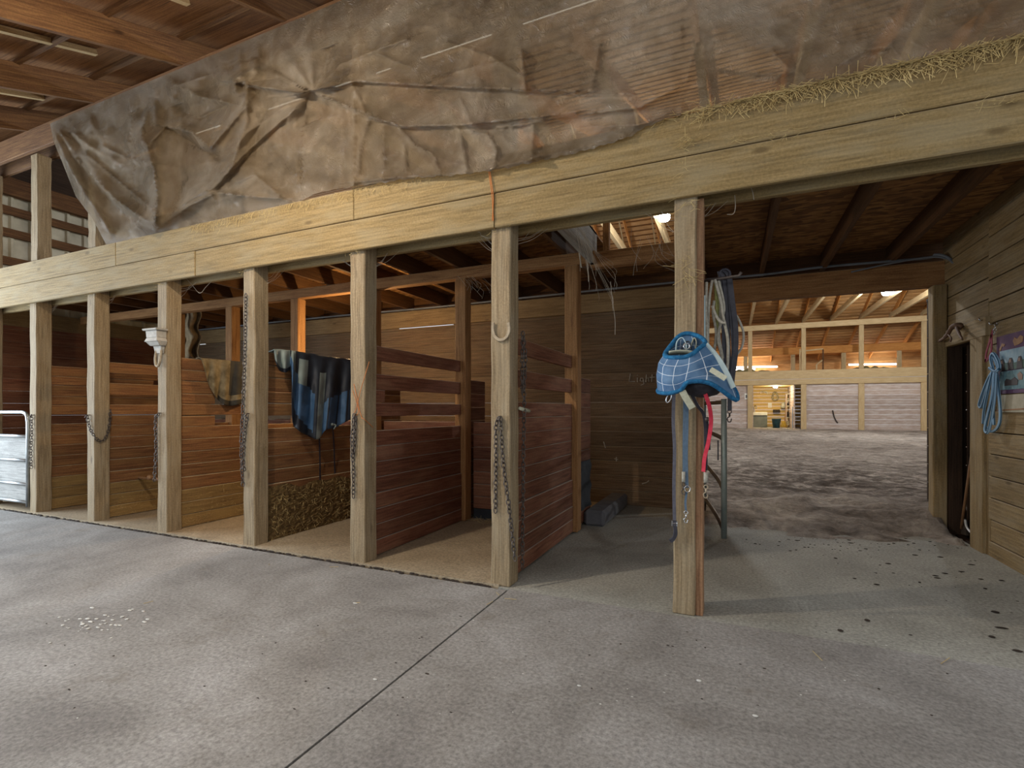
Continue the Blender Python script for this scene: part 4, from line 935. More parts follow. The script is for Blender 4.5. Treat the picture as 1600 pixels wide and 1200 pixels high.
t = thing('lead_strap', 'blue grey lead strap with a chrome ring and snap hanging on the post face', 'strap', at(1072, 815, Y=Ys))
m = MB(); m.ribbon(spline(pxs([(1073, 612), (1073, 660), (1072, 710), (1073, 762)], Y=Ys), 6), (1, 0, 0), .02, .004); m.ribbon(spline(pxs([(1073, 768), (1071, 785), (1072, 800)], Y=Ys), 6), (1, 0, 0), .012, .004); m.build('strap', 'blue_web', t)
m = MB(); p = at(1074, 764, Y=Ys-.006); m.tube([p+V((.016*math.cos(a), 0, .018*math.sin(a))) for a in [2*math.pi*k/14 for k in range(14)]], .003, 6, closed=True); m.build('ring', 'chrome', t, smooth=True)
m = MB(); snap(m, at(1072, 801, Y=Ys-.004), .95); m.build('snap', 'chrome', t, smooth=True)
t = thing('lead_rope', 'lead with a whipped white rope end and rusty snap beside the blue grey strap', 'lead rope', at(1068, 785, Y=Ys))
m = MB(); m.ribbon(pxs([(1069, 625), (1068, 690), (1068, 738)], Y=Ys), (1, 0, 0), .01, .004); m.build('strap', 'blue_web', t)
m = MB(); m.tube(pxs([(1068, 737), (1068, 753)], Y=Ys-.004), .01, 8); m.build('rope_end', 'rope_grey', t, smooth=True)
m = MB(); snap(m, at(1068, 757, Y=Ys-.004), .9); m.build('snap', 'chain_metal', t, smooth=True)
t = thing('lead_rope', 'red lead with a white rope end hanging down the right side of the post', 'lead rope', at(1102, 785, Y=3.0))
m = MB(); m.ribbon(spline([at(1096, 600, Y=2.9), at(1103, 618, Y=2.9), at(1109, 638, Y=2.93), at(1111, 660, Y=2.98), at(1107, 690, Y=3.02), at(1101, 715, Y=3.04), at(1099, 737, Y=3.05)], 7), (1, -.3, 0), .021, .005); m.build('strap', 'red_web', t)
m = MB(); m.tube([at(1103, 738, Y=3.05), at(1103, 754, Y=3.05)], .012, 8); m.build('rope_end', 'rope_grey', t, smooth=True)
m = MB(); snap(m, at(1103, 761, Y=3.05), 1.0); m.build('snap', 'shoe_iron', t, smooth=True)
t = thing('halter', 'black halter hanging beside the red lead, right of the post', 'halter', at(1104, 735, Y=3.06))
m = MB(); m.ribbon(spline([at(1080, 615, Y=2.93), at(1090, 634, Y=2.97), at(1100, 650, Y=3.02), at(1103, 690, Y=3.05), at(1103, 735, Y=3.06)], 6), (1, 0, .4), .017, .005); m.ribbon(spline([at(1104, 652, Y=3.03), at(1107, 680, Y=3.05), at(1108, 703, Y=3.06)], 6), (1, 0, 0), .015, .005); m.build('strap', 'black_leather', t)
m = MB(); m.ball(at(1105, 655, Y=3.0), .013, 8); m.build('ring', 'chain_metal', t, smooth=True)
m = MB(); p = at(1045, 622, Y=2.9); m.tube([p+V((.012*math.cos(a)+.008*math.sin(a), 0, .026*math.sin(a))) for a in [2*math.pi*k/12 for k in range(12)]], .004, 6, closed=True); m.tube([p+V((-.02, 0, .045)), p+V((0, 0, .024))], .008, 6)
tag(m.build('carabiner', 'chrome', smooth=True), 'small metal snap hanging under the left hem of the fly mask', 'snap hook')
# ropes and straps hung on a rod beside the post
hz = at(1122, 437, Y=3.2).z
m = MB(); m.tube([(-.156, 3.2, hz), (.03, 3.2, hz+.01), (.045, 3.2, hz+.03)], .009, 8); tag(m.build('rope_hook', 'chain_metal', smooth=True), 'iron rod hook on the right side of the post holding ropes and straps', 'hook')
def rope(name, label, paths, r, mat, part='rope', grp=None, cat='rope'):
    t = thing(name, label, cat, paths[0][-1], grp)
    for p in paths: m = MB(); m.tube(spline(p, 7), r, 7); m.build(part, mat, t, smooth=True)
    return t
G = lambda pts, y: pxs(pts, Y=y)
rope('coiled_rope', 'pale grey rope coil hanging in long loops beside the post', [G([(1113, 438), (1108, 470), (1106, 520), (1106, 560), (1104, 602)], 3.19), G([(1104, 441), (1103, 480), (1105, 540), (1106, 575)], 3.17), G([(1117, 437), (1126, 470), (1130, 495), (1137, 530), (1137, 565), (1134, 596)], 3.18),
      G([(1122, 438), (1129, 465), (1131, 485), (1126, 505), (1122, 530), (1127, 555), (1130, 580)], 3.21), G([(1113, 478), (1118, 492), (1126, 503), (1134, 505)], 3.16), G([(1116, 470), (1114, 490), (1119, 520), (1115, 560), (1116, 590)], 3.22), G([(1124, 440), (1126, 480), (1123, 520), (1129, 560)], 3.23)], .0085, 'rope_grey')
rope('coiled_rope', 'olive green rope hanging inside the pale grey coil', [G([(1117, 437), (1119, 470), (1121, 500), (1119, 540)], 3.225), G([(1121, 437), (1122, 470), (1124, 490), (1123, 530)], 3.235)], .008, 'rope_olive')
rope('coiled_rope', 'stiff grey rope loop bowing out to the right of the black straps', [G([(1146, 488), (1153, 497), (1161, 517), (1161, 535), (1156, 548), (1146, 560)], 3.3)], .007, 'rope_grey')
t = thing('bridle', 'black leather bridle straps hanging behind the grey rope coil', 'bridle', G([(1140, 640)], 3.24)[0])
for pts, w in (([(1127, 425), (1132, 440), (1136, 480), (1138, 540), (1140, 600), (1140, 642)], .024), ([(1132, 422), (1139, 432), (1144, 470), (1149, 510), (1149, 550), (1144, 590), (1142, 612)], .03), ([(1124, 424), (1130, 460), (1131, 520), (1133, 580), (1134, 610)], .026), ([(1138, 430), (1142, 480), (1146, 540), (1145, 570)], .024)):
    m = MB(); m.ribbon(spline(G(pts, 3.26), 7), (1, .3, 0), w, .006); m.build('strap', 'black_leather', t)
m = MB(); m.tube([V((at(1132, 428, Y=3.25)))+V((.03*math.cos(a), .01, .03*math.sin(a))) for a in [2*math.pi*k/14 for k in range(14)]], .008, 6, closed=True); m.build('loop', 'black_leather', t, smooth=True)
m = MB(); snap(m, at(1140, 643, Y=3.26), 1.0); m.build('snap', 'chain_metal', t, smooth=True)
m = MB(); m.tube([at(1100, 462, Y=3.17), at(1100, 605, Y=3.17)], .011, 8); tag(m.build('pipe', 'mask_flap', smooth=True), 'pale bluish pipe standing against the right side of the post', 'pipe')
# ------------------------------------------------------------------ pipe gate standing open in the passage
t = thing('pipe_gate', 'green grey pipe gate standing open against the passage side of the stall', 'gate', (-.17, 5.6, 0))
A, B = V((-.075, 5.08, 0)), V((-.3, 6.2, 0)); g = lambda q, z: A.lerp(B, q)+V((0, 0, z))
m = MB(); m.tube([g(0, .0), g(0, 1.3)], .026, 12); m.build('end_post', 'green_pipe', t, smooth=True)
m = MB(); m.tube([g(1, .12), g(1, 1.3)], .022, 10); m.build('end_post', 'green_pipe', t, smooth=True)
for za, zb in ((.07, .19), (.45, .58), (.92, .96), (1.27, 1.27)): m = MB(); m.tube(spline([g(.02, za), g(.3, za+(zb-za)*.5), g(.98, zb)], 6), .02, 10); m.build('rail', 'brown_pipe', t, smooth=True)
m = MB(); m.ribbon(pxs([(1122, 688), (1122, 719)], Y=5.03), (1, 0, 0), .012, .004); tag(m.build('gate_strap', 'black_leather'), 'short black strap hanging from the pipe gate', 'strap')
# ------------------------------------------------------------------ right wall: antler, lead rope, halter, poster, broom
XA = XW-.045
m = MB(); m.tube(spline([at(1503, 512, X=XA), at(1495, 508, X=XA-.03), at(1487, 512, X=XA-.05), at(1481, 522, X=XA-.06), at(1474, 529, X=XA-.05), at(1466, 534, X=XA-.03)], 5), [.022]*11+[.018]*8+[.014]*5+[.008]*2, 8)
m.tube(spline([at(1494, 510, X=XA-.03), at(1499, 522, X=XA-.07), at(1504, 531, X=XA-.09)], 5), [.013]*6+[.01]*3+[.006]*2, 7); m.tube(spline([at(1481, 522, X=XA-.06), at(1486, 528, X=XA-.08), at(1485, 534, X=XA-.09)], 4), .008, 6)
m.ball(at(1499, 510, X=XA+.005), .035, 8); tag(m.build('antler', 'antler', smooth=True), 'brown antler mounted above the dark doorway', 'antler')
def striped():
    m, t, b = nt('striped_rope'); uv = N(t, 'ShaderNodeUVMap'); sx = N(t, 'ShaderNodeSeparateXYZ'); t.links.new(uv.outputs[0], sx.inputs[0])
    fr = mth(t, 'FRACT', mth(t, 'ADD', mth(t, 'MULTIPLY', sx.outputs[1], 3.0), .15))
    t.links.new(mix(t, mth(t, 'LESS_THAN', fr, .3), rgb('#93b4cf'), rgb('#28506a')), b.inputs['Base Color']); b.inputs['Roughness'].default_value = .85; MATS['striped_rope'] = m
striped(); XR = XW-.03
t = thing('lead_rope', 'light blue lead rope with dark stripes tied in hanging loops on the right wall', 'lead rope', at(1550, 674, X=XR))
for k, pts in enumerate([[(1553, 578), (1545, 590), (1536, 612), (1530, 632), (1534, 635), (1542, 610), (1551, 582)], [(1551, 580), (1544, 610), (1538, 640), (1536, 662)], [(1554, 580), (1550, 620), (1543, 650), (1539, 671), (1544, 675), (1550, 650), (1554, 620), (1556, 582)],
        [(1557, 580), (1560, 610), (1563, 640), (1562, 660), (1556, 671), (1548, 674), (1543, 668)], [(1552, 578), (1548, 560), (1552, 552), (1559, 562), (1562, 574), (1557, 579)], [(1546, 575), (1555, 581), (1561, 577)], [(1549, 556), (1556, 566), (1560, 578)], [(1556, 582), (1555, 610), (1552, 640), (1553, 664)]]):
    m = MB(); m.tube(spline(pxs(pts, X=XR-.012*(k % 3)-.015), 7), .0105, 10); m.build('rope', 'striped_rope', t, smooth=True)
t = thing('halter', 'dark red halter hanging with a chain beside the poster', 'halter', at(1542, 566, X=XR))
for pts in ([(1552, 515), (1546, 535), (1541, 552), (1540, 566)], [(1549, 522), (1549, 545), (1544, 560), (1539, 564)]): m = MB(); m.ribbon(spline(pxs(pts, X=XR-.01), 5), (0, 1, 0), .024, .005); m.build('strap', 'red_halter', t)
m = MB(); links(m, [at(1556, 507, X=XR), at(1554, 517, X=XR-.01), at(1552, 527, X=XR-.01)], .03, .009, .003); m.build('chain_links', 'chrome', t, smooth=True)
m = MB(); h = at(1559, 506, X=XW-.0); m.tube([h, h+V((-.05, 0, 0)), h+V((-.055, 0, .02))], .006, 6); h = at(1543, 500, X=XW); m.tube([h+V((-.01, 0, 0)), h+V((-.05, 0, 0)), h+V((-.055, 0, .02))], .006, 6); tag(m.build('wall_hooks', 'chrome', smooth=True), 'small metal hooks above the lead rope on the right wall', 'hook')
plain('poster_purple', '#54385a', .7, 0, '#6b4a60', 9); plain('poster_teal', '#4d7580', .6, 0, '#86a0a0', 14); plain('poster_green', '#4e6a50', .6, 0, '#2f4448', 16); plain('poster_gold', '#a5794c', .6, 0, '#8c5f3c', 20); plain('poster_sky', '#6f97ac', .6, 0, '#a9bcc0', 9); plain('poster_dark', '#37302f', .6, 0, '#4e413b', 20); plain('poster_page', '#b6ae98', .7, 0, '#9b937c', 9); plain('poster_skin', '#a68a78', .7, 0, '#8c7262', 9)
xp = XW-.012; pa = at(1558, 600, X=xp).y; pb = 4.72; zt0 = at(1562, 526, X=xp).z; zb0 = at(1563, 644, X=xp).z; H = zt0-zb0; Wd = pa-pb
t = thing('poster', 'purple bordered calendar poster with two pictures on the right wall', 'poster', (xp, (pa+pb)/2, zb0))
def pq(name, mat, a0, a1, b0, b1, dx=0):
    m = MB(); m.box(xp-.003-dx, xp-dx, pa-Wd*a0, pa-Wd*a1, zt0-H*b0, zt0-H*b1); return m.build(name, mat, t)
pq('sheet', 'poster_purple', 0, 1, 0, .76); pq('upper_picture', 'poster_sky', .12, .95, .2, .46, .003); pq('lower_picture', 'poster_teal', .12, .95, .47, .71, .003); pq('calendar_page', 'poster_page', .03, .9, .775, 1, .001)
def ppoly(name, mat, pts, dx):
    m = MB(); P = [V((xp-dx, pa-Wd*a, zt0-H*b)) for a, b in pts]; m.prism(P, [p+V((-.002, 0, 0)) for p in P]); return m.build(name, mat, t)
ppoly('meadow', 'poster_green', [(.12, .4), (.3, .36), (.6, .38), (.95, .35), (.95, .46), (.12, .46)], .007)
for a in (.22, .5, .78):
    ppoly('figure', 'poster_dark', [(a-.09, .46), (a-.07, .36), (a-.03, .31), (a+.03, .31), (a+.07, .36), (a+.09, .46)], .009); ppoly('face', 'poster_skin', [(a-.03, .37), (a-.03, .33), (a+.03, .33), (a+.03, .37)], .0115)
ppoly('horses', 'poster_dark', [(.3, .6), (.36, .57), (.5, .59), (.62, .56), (.72, .6), (.7, .66), (.3, .66)], .007); ppoly('rider', 'poster_skin', [(.7, .53), (.78, .5), (.86, .54), (.84, .6), (.74, .6)], .007)
ppoly('emblem', 'poster_gold', [(.55, .1), (.6, .06), (.68, .09), (.78, .05), (.86, .08), (.84, .14), (.74, .16), (.6, .17)], .004); ppoly('scroll', 'poster_gold', [(.1, .17), (.2, .1), (.3, .12), (.26, .15), (.2, .14), (.14, .2)], .004)
ppoly('stripe', 'poster_gold', [(.0, .97), (.88, .95), (.88, .965), (.0, .985)], .005)
t = thing('broom', 'broom with a thin brown handle leaning inside the dark doorway', 'broom', at(1502, 830, Z=0.0))
q0, q1 = at(1502, 826, X=XW+.04), at(1521, 692, X=XW+.07)
m = MB(); m.tube([q0, q1], .012, 8); m.build('handle', 'handle_wood', t, smooth=True)
m = MB(); m.lathe([(.05, 0), (.045, .05), (.03, .12), (.014, .15)], q0-V((-.03, 0, .05)), 10, sx=.6); m.build('head', 'clutter_dark', t)
m = MB(); m.tube(spline([at(1508, 812, X=XW+.06), at(1510, 822, X=XW+.06), at(1516, 831, X=XW+.06), at(1522, 834, X=XW+.06)], 6), .009, 8); tag(m.build('hose', 'white_plastic', smooth=True), 'short curved white hose on the floor in the dark doorway', 'hose')
m = MB()
for k in range(4): m.tube(spline([at(1470+2*math.sin(k*2.1+i*1.9), 688+i*10+k, X=XW-.02-.004*k) for i in range(7-k)], 4), .003, 5)
tag(m.build('twine', 'blue_twine'), 'blue twine hanging down the edge of the dark doorway', 'twine')
# ------------------------------------------------------------------ cables on the back beam
m = MB(); m.tube(spline([(-9.5, 6.27, 2.70), (-6, 6.27, 2.71), (-4, 6.27, 2.70), (-2, 6.27, 2.715), (-.5, 6.27, 2.72), (.3, 6.27, 2.71), (.9, 6.27, 2.73)]+[at(1440, 404, Y=6.25), at(1462, 398, Y=6.2), at(1480, 402, Y=6.15), at(1494, 415, Y=6.1)], 8), .014, 7); tag(m.build('cable', 'grey_cable', smooth=True), 'grey cable lying along the top of the long back beam', 'cable')
m = MB(); m.tube(spline([at(1330, 425, Y=6.24), at(1390, 412, Y=6.23), at(1450, 402, Y=6.2), at(1478, 404, Y=6.15), at(1492, 412, Y=6.08)], 8), .009, 6); tag(m.build('cable', 'grey_cable', smooth=True), 'thinner grey cable curving beside the main cable at the passage corner', 'cable')
# ------------------------------------------------------------------ room behind the lit doorway of the far wall
YT = 32.6
m = MB(); board_wall(m, dx0-.6, dx1+.7, 0, 2.47, .2, .05, 'Y', YT, .01); struct(m.build('wall_feed', 'tack_wood'), 'yellowish board wall inside the lit far doorway', 'wall')
m = MB(); board_wall(m, YFAR+.06, YT, 0, 2.47, .2, .05, 'X', dx1-.35, .01); struct(m.build('wall_feed', 'far_wall_wood'), 'grey side wall inside the lit far doorway', 'wall')
m = MB(); board_wall(m, YFAR+.06, YT, 0, 2.47, .2, .05, 'X', dx0-.6, .01); struct(m.build('wall_feed', 'tack_wood'), 'left side wall of the lit far room', 'wall')
m = MB(); m.box(dx0-.6, dx1+.7, YFAR+.06, YT, 2.47, 2.5); struct(m.build('ceiling', 'tack_wood'), 'ceiling of the lit far room', 'ceiling')
m = MB(); m.box(dx0-.6, dx1+.7, YFAR-.05, YT, .0, .21); struct(m.build('floor', 'passage_concrete'), 'floor of the lit far room', 'floor')
t = thing('ceiling_lamp', 'warm ceiling lamp inside the lit far room', 'lamp', ((dx0+dx1)/2, 30.4, 2.38)); m = MB(); m.lathe([(.05, -.02), (.12, .02), (.1, .08)], ((dx0+dx1)/2, 30.4, 2.38), 12); m.build('shade', 'bulb_glow', t); light('far_room_light', 'POINT', ((dx0+dx1)/2, 30.4, 2.25), 95, (1, .93, .72), .1, parent=t)
def bxp(m, a, b, c, d, y, dep):
    p, q = at(a, d, Y=y), at(c, b, Y=y); m.box(p.x, q.x, y, y+dep, p.z, q.z)
t = thing('sink_cabinet', 'dark grey utility sink cabinet at the left of the lit far room', 'cabinet', at(1187, 668, Y=31.2))
m = MB(); bxp(m, 1172, 649, 1199, 667.5, 31.2, .7); m.build('body', 'sink_grey', t, bevel=.02)
m = MB(); bxp(m, 1170, 644, 1199, 649, 31.15, .8); m.build('basin', 'sink_white', t, bevel=.02)
m = MB(); m.tube(spline([at(1179, 645, Y=31.6), at(1178, 637, Y=31.6), at(1180, 634, Y=31.5), at(1182, 638, Y=31.4)], 5), .035, 7); m.build('tap', 'chrome', t, smooth=True)
t = thing('bucket', 'dark green blue bucket on the floor of the lit far room', 'bucket', at(1213, 670, Y=30.4))
pb_ = at(1213, 669.5, Y=30.4); m = MB(); m.lathe([(.16, 0), (.22, .46), (.235, .47), (.235, .5), (.2, .5), (.15, .05)], V((pb_.x, 30.4, .212)), 18); m.build('pail', 'bucket', t, smooth=True)
m = MB(); m.tube([V((pb_.x, 30.4, .7))+V((.23*math.cos(a), -.05, .1*math.sin(a)-.02)) for a in [math.pi*k/10 for k in range(11)]], .012, 5); m.build('handle', 'steel', t)
t = thing('broom', 'yellow straw broom standing right of the bucket in the far room', 'broom', at(1225, 668, Y=31))
m = MB(); m.tube([at(1228, 637, Y=31.3), at(1226, 658, Y=31.1)], .025, 6); m.build('handle', 'handle_wood', t)
m = MB(); p = at(1225, 668, Y=31); m.lathe([(.14, 0), (.15, .1), (.1, .3), (.04, .36)], V((p.x, 31.1, .215)), 10, sy=.5); m.build('brush', 'broom_straw', t)
t = thing('shelf_unit', 'narrow shelf unit full of dark odds and ends in the far room', 'shelf', at(1232, 668, Y=31.6))
m = MB(); bxp(m, 1228, 615, 1229.5, 668, 31.6, .4); bxp(m, 1236, 615, 1237.5, 668, 31.6, .4); m.build('side_panel', 'far_wall_wood', t)
for y_ in (615, 626, 634, 652, 663): m = MB(); bxp(m, 1229, y_, 1236.5, y_+1, 31.6, .4); m.build('shelf', 'sink_white', t)
random.seed(3)
for k, (y_, hh) in enumerate([(625.5, 5), (633.5, 6), (651.5, 9), (662.5, 6)]):
    for j in range(2):
        m = MB(); a = 1230+3.1*j; bxp(m, a, y_-hh*random.uniform(.6, .95), a+2.7, y_, 31.7, .25)
        tag(m.build('box', 'clutter_dark' if (k+j) % 3 else 'sink_white', bevel=.02), '%s box on the far shelf unit, %s shelf, %s side' % ('dark' if (k+j) % 3 else 'pale', ['top', 'second', 'third', 'lowest'][k], ['left', 'right'][j]), 'box', 'boxes on the far shelf unit')
t = thing('metal_rack', 'shiny metal ladder rack against the grey side wall of the far room', 'rack', at(1246, 668, Y=30))
Xs = dx1-.38
for q in (0, 1):
    m = MB(); p = at((1239, 1252)[q], 668, Y=29.8); z0 = .215; m.tube([V((p.x-.02, 29.75+.02*q, z0)), V((p.x-.02, 29.75+.02*q, 1.35))], .025, 6); m.build('upright', 'aluminium', t)
pa_, pb2 = at(1239, 668, Y=29.8).x-.02, at(1252, 668, Y=29.8).x-.02
for z in (.45, .75, 1.05, 1.32): m = MB(); m.tube([V((pa_, 29.76, z)), V((pb2, 29.76, z))], .02, 6); m.build('rung', 'aluminium', t)
m = MB(); c = at(1211, 619, Y=YT-.08); m.tube([c+V((.13*math.cos(a)*(1-.25*math.sin(a)), 0, .24*math.sin(a))) for a in [2*math.pi*k/18 for k in range(18)]], .05, 7, closed=True); tag(m.build('horse_collar', 'collar', smooth=True), 'pale oval horse collar hanging on the back wall of the far room', 'horse collar')
m = MB(); bxp(m, 1200, 629, 1206, 637, YT-.02, .015); tag(m.build('notice', 'paper'), 'white notice pinned on the back wall of the far room', 'notice')
m = MB(); bxp(m, 1208, 640, 1219, 645, YT-.2, .198); tag(m.build('tray', 'clutter_dark', bevel=.02), 'dark tray on the back wall of the far room above the bucket', 'tray')
m = MB(); c = at(1224, 634, Y=YT-.142); m.lathe([(.05, .2), (.1, .1), (.14, -.05), (.12, -.15)], c, 10); tag(m.build('jug', 'sink_white', smooth=True), 'white jug hanging beside the shelf unit in the far room', 'jug')
m = MB()
for k in range(6):
    c = at(1189+2.3*k, 613-1.2*math.sin(k*.9)+k*.1, Y=YT-.03); m.tube([c+V((.05*math.cos(a), 0, .06*math.sin(a))) for a in [1.7*math.pi*j/7+k for j in range(8)]], .014, 4)
tag(m.build('iron_letters', 'sink_white'), 'row of small pale curled shapes mounted high on the far room wall', 'wall ornament')
t = thing('paper_sign', 'white paper sign on the far arena wall left of the lit doorway', 'sign', at(1167, 623, Y=YFAR-.02))
m = MB(); bxp(m, 1163.5, 614.5, 1170.5, 624, YFAR-.02, .014); m.build('sheet', 'paper', t)
m = MB(); bxp(m, 1165, 617, 1167, 622, YFAR-.026, .005); bxp(m, 1167.6, 618, 1169.2, 621.5, YFAR-.026, .005); m.build('print', 'ink', t)
m = MB(); m.tube(spline(pxs([(1301, 641), (1303, 650), (1306, 657), (1309, 661)], Y=YFAR-.03), 5), .03, 5); tag(m.build('dark_stick', 'clutter_dark', smooth=True), 'curved dark stick leaning on the far arena wall', 'stick')
# ------------------------------------------------------------------ straw, cobwebs, crumbs
random.seed(11)
def straws(m, p, n, spread, ln, drop=.6, r=.0011):
    for _ in range(n):
        a = V(p)+V([random.gauss(0, s_) for s_ in spread]); d = V((random.uniform(-1, 1), random.uniform(-.6, .1), random.uniform(-1, .35)*drop)).normalized()*random.uniform(.3, 1)*ln
        mid_ = a+d*.5+V((0, 0, random.uniform(-.1, .05)*ln)); m.tube([a, mid_, a+d], r, 3, cap=False)
m = MB(); x = -.45
while x < 1.9:
    dens = sm(-.45, .4, x)
    for _ in range(int(6+22*dens)):
        p = V((x+random.uniform(0, .03), random.uniform(3.035, 3.085), 2.905+random.uniform(0, .006))); d = V((random.uniform(-1, 1), random.uniform(-.35, .1), random.uniform(-.3, .1))).normalized()*random.uniform(.02, .08); m.tube([p, p+d], .0016, 3, cap=False)
    for _ in range(int(9*dens+1)):
        p = V((x+random.uniform(0, .03), 3.043, 2.905-abs(random.gauss(0, .03)))); d = V((random.uniform(-.7, .7), -.1, random.uniform(-1, -.1))).normalized()*random.uniform(.02, .08); m.tube([p, p+d], .0016, 3, cap=False)
    x += .03
straws(m, at(1075, 222, Y=3.04), 34, (.03, .003, .02), .09); straws(m, at(1095, 180, Y=3.04), 26, (.012, .003, .03), .08); straws(m, at(1070, 262, Y=3.04), 8, (.01, .003, .02), .1)
for px in (1155, 1200, 1234, 1415, 1530, 1570): p = at(px, 217-(px-1155)*.14, Y=3.045); straws(m, p, 7, (.03, .002, .012), .07)
x = -4.6
while x < -1.8:
    for _ in range(5): p = V((x, 3.045, 2.9-abs(random.gauss(0, .04)))); m.tube([p, p+V((random.uniform(-.03, .03), -.008, random.uniform(-.05, .01)))], .0011, 3, cap=False)
    x += .03
tag(m.build('loose_straw', 'straw'), 'loose straw and chaff caught along the top of the header board', 'straw', None, 'stuff')
m = MB(); straws(m, at(1074, 425, Y=3.078), 26, (.02, .003, .06), .12); straws(m, at(1078, 320, Y=3.075), 20, (.05, .003, .02), .07)
for k, x in enumerate(PX[:7]): straws(m, V((x, 3.08, 2.42)), 10, (.06, .004, .01), .05)
tag(m.build('loose_straw', 'straw'), 'straw wisps stuck on the fronts of the stall posts', 'straw', None, 'stuff')
m = MB(); xd = PX[4]+.036
rows = []
for i in range(36):
    r = []
    for j in range(46):
        y = 3.25+1.42*j/45; top = .5+.08*NZ.noise(V((y*4, 1, 2)))-.05*(y-3.2); z = .015+top*i/35
        th = .006+.02*abs(NZ.fractal(V((y*16, z*22, 3)), .6, 2, 4))*min(1, (35-i)/7); r.append((xd+th, y, z))
    rows.append(r)
m.grid(rows); tag(m.build('caked_straw', 'straw_dark'), 'dried straw and mud caked on the lower boards below the blue blanket', 'caked straw', None, 'stuff')
m = MB()
for _ in range(420):
    y = random.uniform(3.27, 4.6); z = random.uniform(.02, .5); p = V((xd+.02, y, z)); m.tube([p, p+V((random.uniform(.0, .03), random.uniform(-.04, .04), random.uniform(-.05, .03)))], .0012, 3, cap=False)
for xx in (PX[3], PX[2]):
    for _ in range(160): p = V((xx+.037, random.uniform(3.27, 4.6), abs(random.gauss(0, .16))+.02)); m.tube([p, p+V((random.uniform(0, .015), random.uniform(-.04, .04), random.uniform(-.04, .03)))], .0011, 3, cap=False)
straws(m, V((-2.2, YI-.02, .03)), 120, (.16, .05, .012), .14, .3); straws(m, V((-2.0, YI+.07, .85)), 14, (.06, .005, .1), .12)
tag(m.build('loose_straw', 'straw'), 'wisps of straw in the stalls and against their boards', 'straw', None, 'stuff')
m = MB()
def web(pts, r=.001): m.tube(spline([V(p) for p in pts], 5), r, 4)
for x in PX[1:]:
    for sgn in (-1, 1):
        for _ in range(4):
            a = V((x+sgn*.07, 3.22, 2.40-random.uniform(0, .12))); b = V((x+sgn*random.uniform(.12, .3), 3.24, 2.44)); web([a, (a+b)/2+V((0, 0, -.02)), b])
for pts in ([(690+3, 360), (745, 362), (752, 368), (764, 372), (768, 368)], [(1148, 305), (1149, 322), (1146, 334), (1136, 335)], [(1172, 290), (1176, 300), (1178, 312)], [(288, 432), (300, 445), (312, 458), (322, 448), (330, 440)]): web(pxs(pts, Y=3.2), .002)
tag(m.build('cobweb', 'cobweb'), 'dusty cobweb strands at the tops of the front posts', 'cobweb', None, 'stuff')
m = MB()
for k in range(16):
    a = at(903+random.uniform(-5, 8), 352+random.uniform(0, 10), Y=3.5); b = at(random.choice([907, 920, 932, 958, 960])+random.uniform(-4, 4), random.uniform(400, 470), Y=3.9); web([a, a.lerp(b, .5)+V((.02, 0, -.05)), b, b+V((0, 0, -random.uniform(.02, .1)))], random.uniform(.0006, .0015))
web(pxs([(954, 440), (957, 470), (961, 500), (961, 523)], Y=4.2), .0025); web(pxs([(917, 405), (919, 425), (920, 440)], Y=3.9), .004); web(pxs([(905, 395), (908, 415), (909, 418)], Y=3.9), .005)
for k in range(10): a = at(random.uniform(985, 1045), random.uniform(345, 380), Y=4.0); web([a, a+V((random.uniform(-.1, .1), .1, -.12)), a+V((random.uniform(-.15, .15), .2, -.2))])
for k in range(14): a = at(random.uniform(715, 770), random.uniform(430, 450), Y=4.6); web([a, a+V((.05, 0, -.05)), a+V((random.uniform(.0, .12), 0, -.12))])
tag(m.build('cobweb', 'cobweb'), 'dusty cobwebs trailing from the edge of the loft hatch and inner beam', 'cobweb', None, 'stuff')
m = MB()
def clod(p, r): m.ball(V(p)+V((0, 0, r*.25)), r, 6, sx=random.uniform(.8, 2.2), sy=random.uniform(.6, 1.2), sz=.3)
for _ in range(64):
    q = random.random(); px = 1250+340*q+random.gauss(0, 30); py = 850+70*q+random.gauss(0, 22); p = at(min(px, 1590), max(py, 842), Z=0)
    if p.y > 2.5 and p.x < 1.85: clod((p.x, p.y, .0), random.choice([.003, .004, .005, .007, .011]))
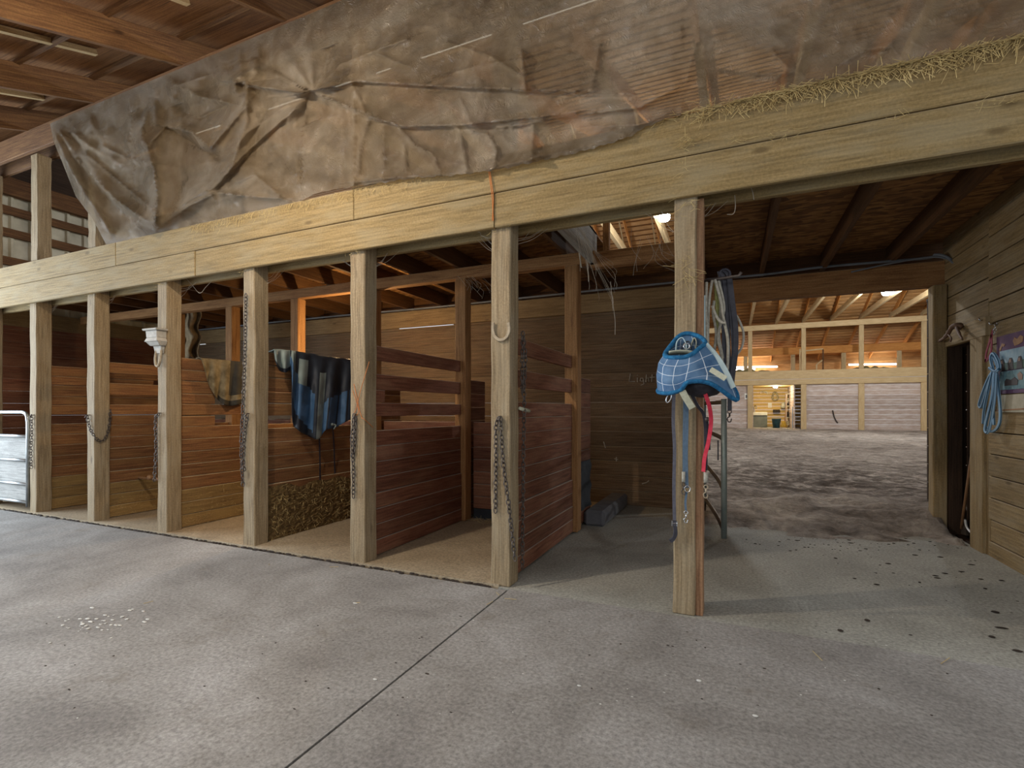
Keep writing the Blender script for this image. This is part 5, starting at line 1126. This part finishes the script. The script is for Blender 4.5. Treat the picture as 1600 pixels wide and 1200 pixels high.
for _ in range(60): p = at(random.uniform(1130, 1500), random.uniform(838, 862), Z=0); clod((min(p.x, 1.8), p.y, 0), random.uniform(.003, .01))
for px, py in ((1555, 957), (1565, 982), (1590, 1018), (1313, 986), (1355, 970), (1550, 996)): p = at(px, py, Z=0); clod((p.x, p.y, 0), .015)
for _ in range(70): p = at(random.uniform(10, 1580), random.uniform(960, 1120), Z=0); clod((p.x, p.y, 0), random.uniform(.002, .006))
for _ in range(520):
    x = random.uniform(-8.6, -1.5); p = V((x, 3.062+random.gauss(0, .012), -.004)); clod(p, random.uniform(.006, .018))
tag(m.build('dirt_clods', 'clod'), 'dark crumbs of dirt scattered on the concrete', 'dirt', None, 'stuff')
m = MB()
for _ in range(46): p = at(random.gauss(160, 34), random.gauss(972, 9), Z=0); clod((p.x, p.y, 0), random.uniform(.004, .011))
for px, py in ((555, 943), (586, 1062), (1180, 1119), (78, 1005), (1092, 1064), (905, 1072)): p = at(px, py, Z=0); clod((p.x, p.y, 0), .009)
for _ in range(40): p = at(random.uniform(100, 1580), random.uniform(900, 1125), Z=0); clod((p.x, p.y, 0), random.uniform(.002, .004))
tag(m.build('pale_chips', 'chip'), 'pale chips scattered on the aisle concrete, thickest at lower left', 'chips', None, 'stuff')
m = MB()
for px, py, l in ((515, 886, .07), (420, 883, .03), (1285, 1032, .09), (1470, 1037, .1), (760, 945, .06), (788, 935, .08), (640, 869, .04), (780, 930, .05), (224, 943, .05), (555, 942, .03)):
    p = at(px, py, Z=.003); a = random.uniform(0, 3.1); m.tube([p, p+V((l*math.cos(a), l*math.sin(a), .003))], .0018, 3)
tag(m.build('loose_straw', 'straw'), 'single pale straws lying on the aisle concrete', 'straw', None, 'stuff')
m = MB(); m.tube(spline([at(252, 749, Y=3.5), at(240, 748, Y=3.5), at(215, 746, Y=3.55), at(188, 742, Y=3.6)], 4), [.02]*5+[.016]*5+[.011]*3, 7); m.ball(at(234, 746, Y=3.47), .03, 8)
tag(m.build('bar', 'handle_wood', smooth=True), 'thin wooden bar sticking out low behind the white bracket post', 'bar')
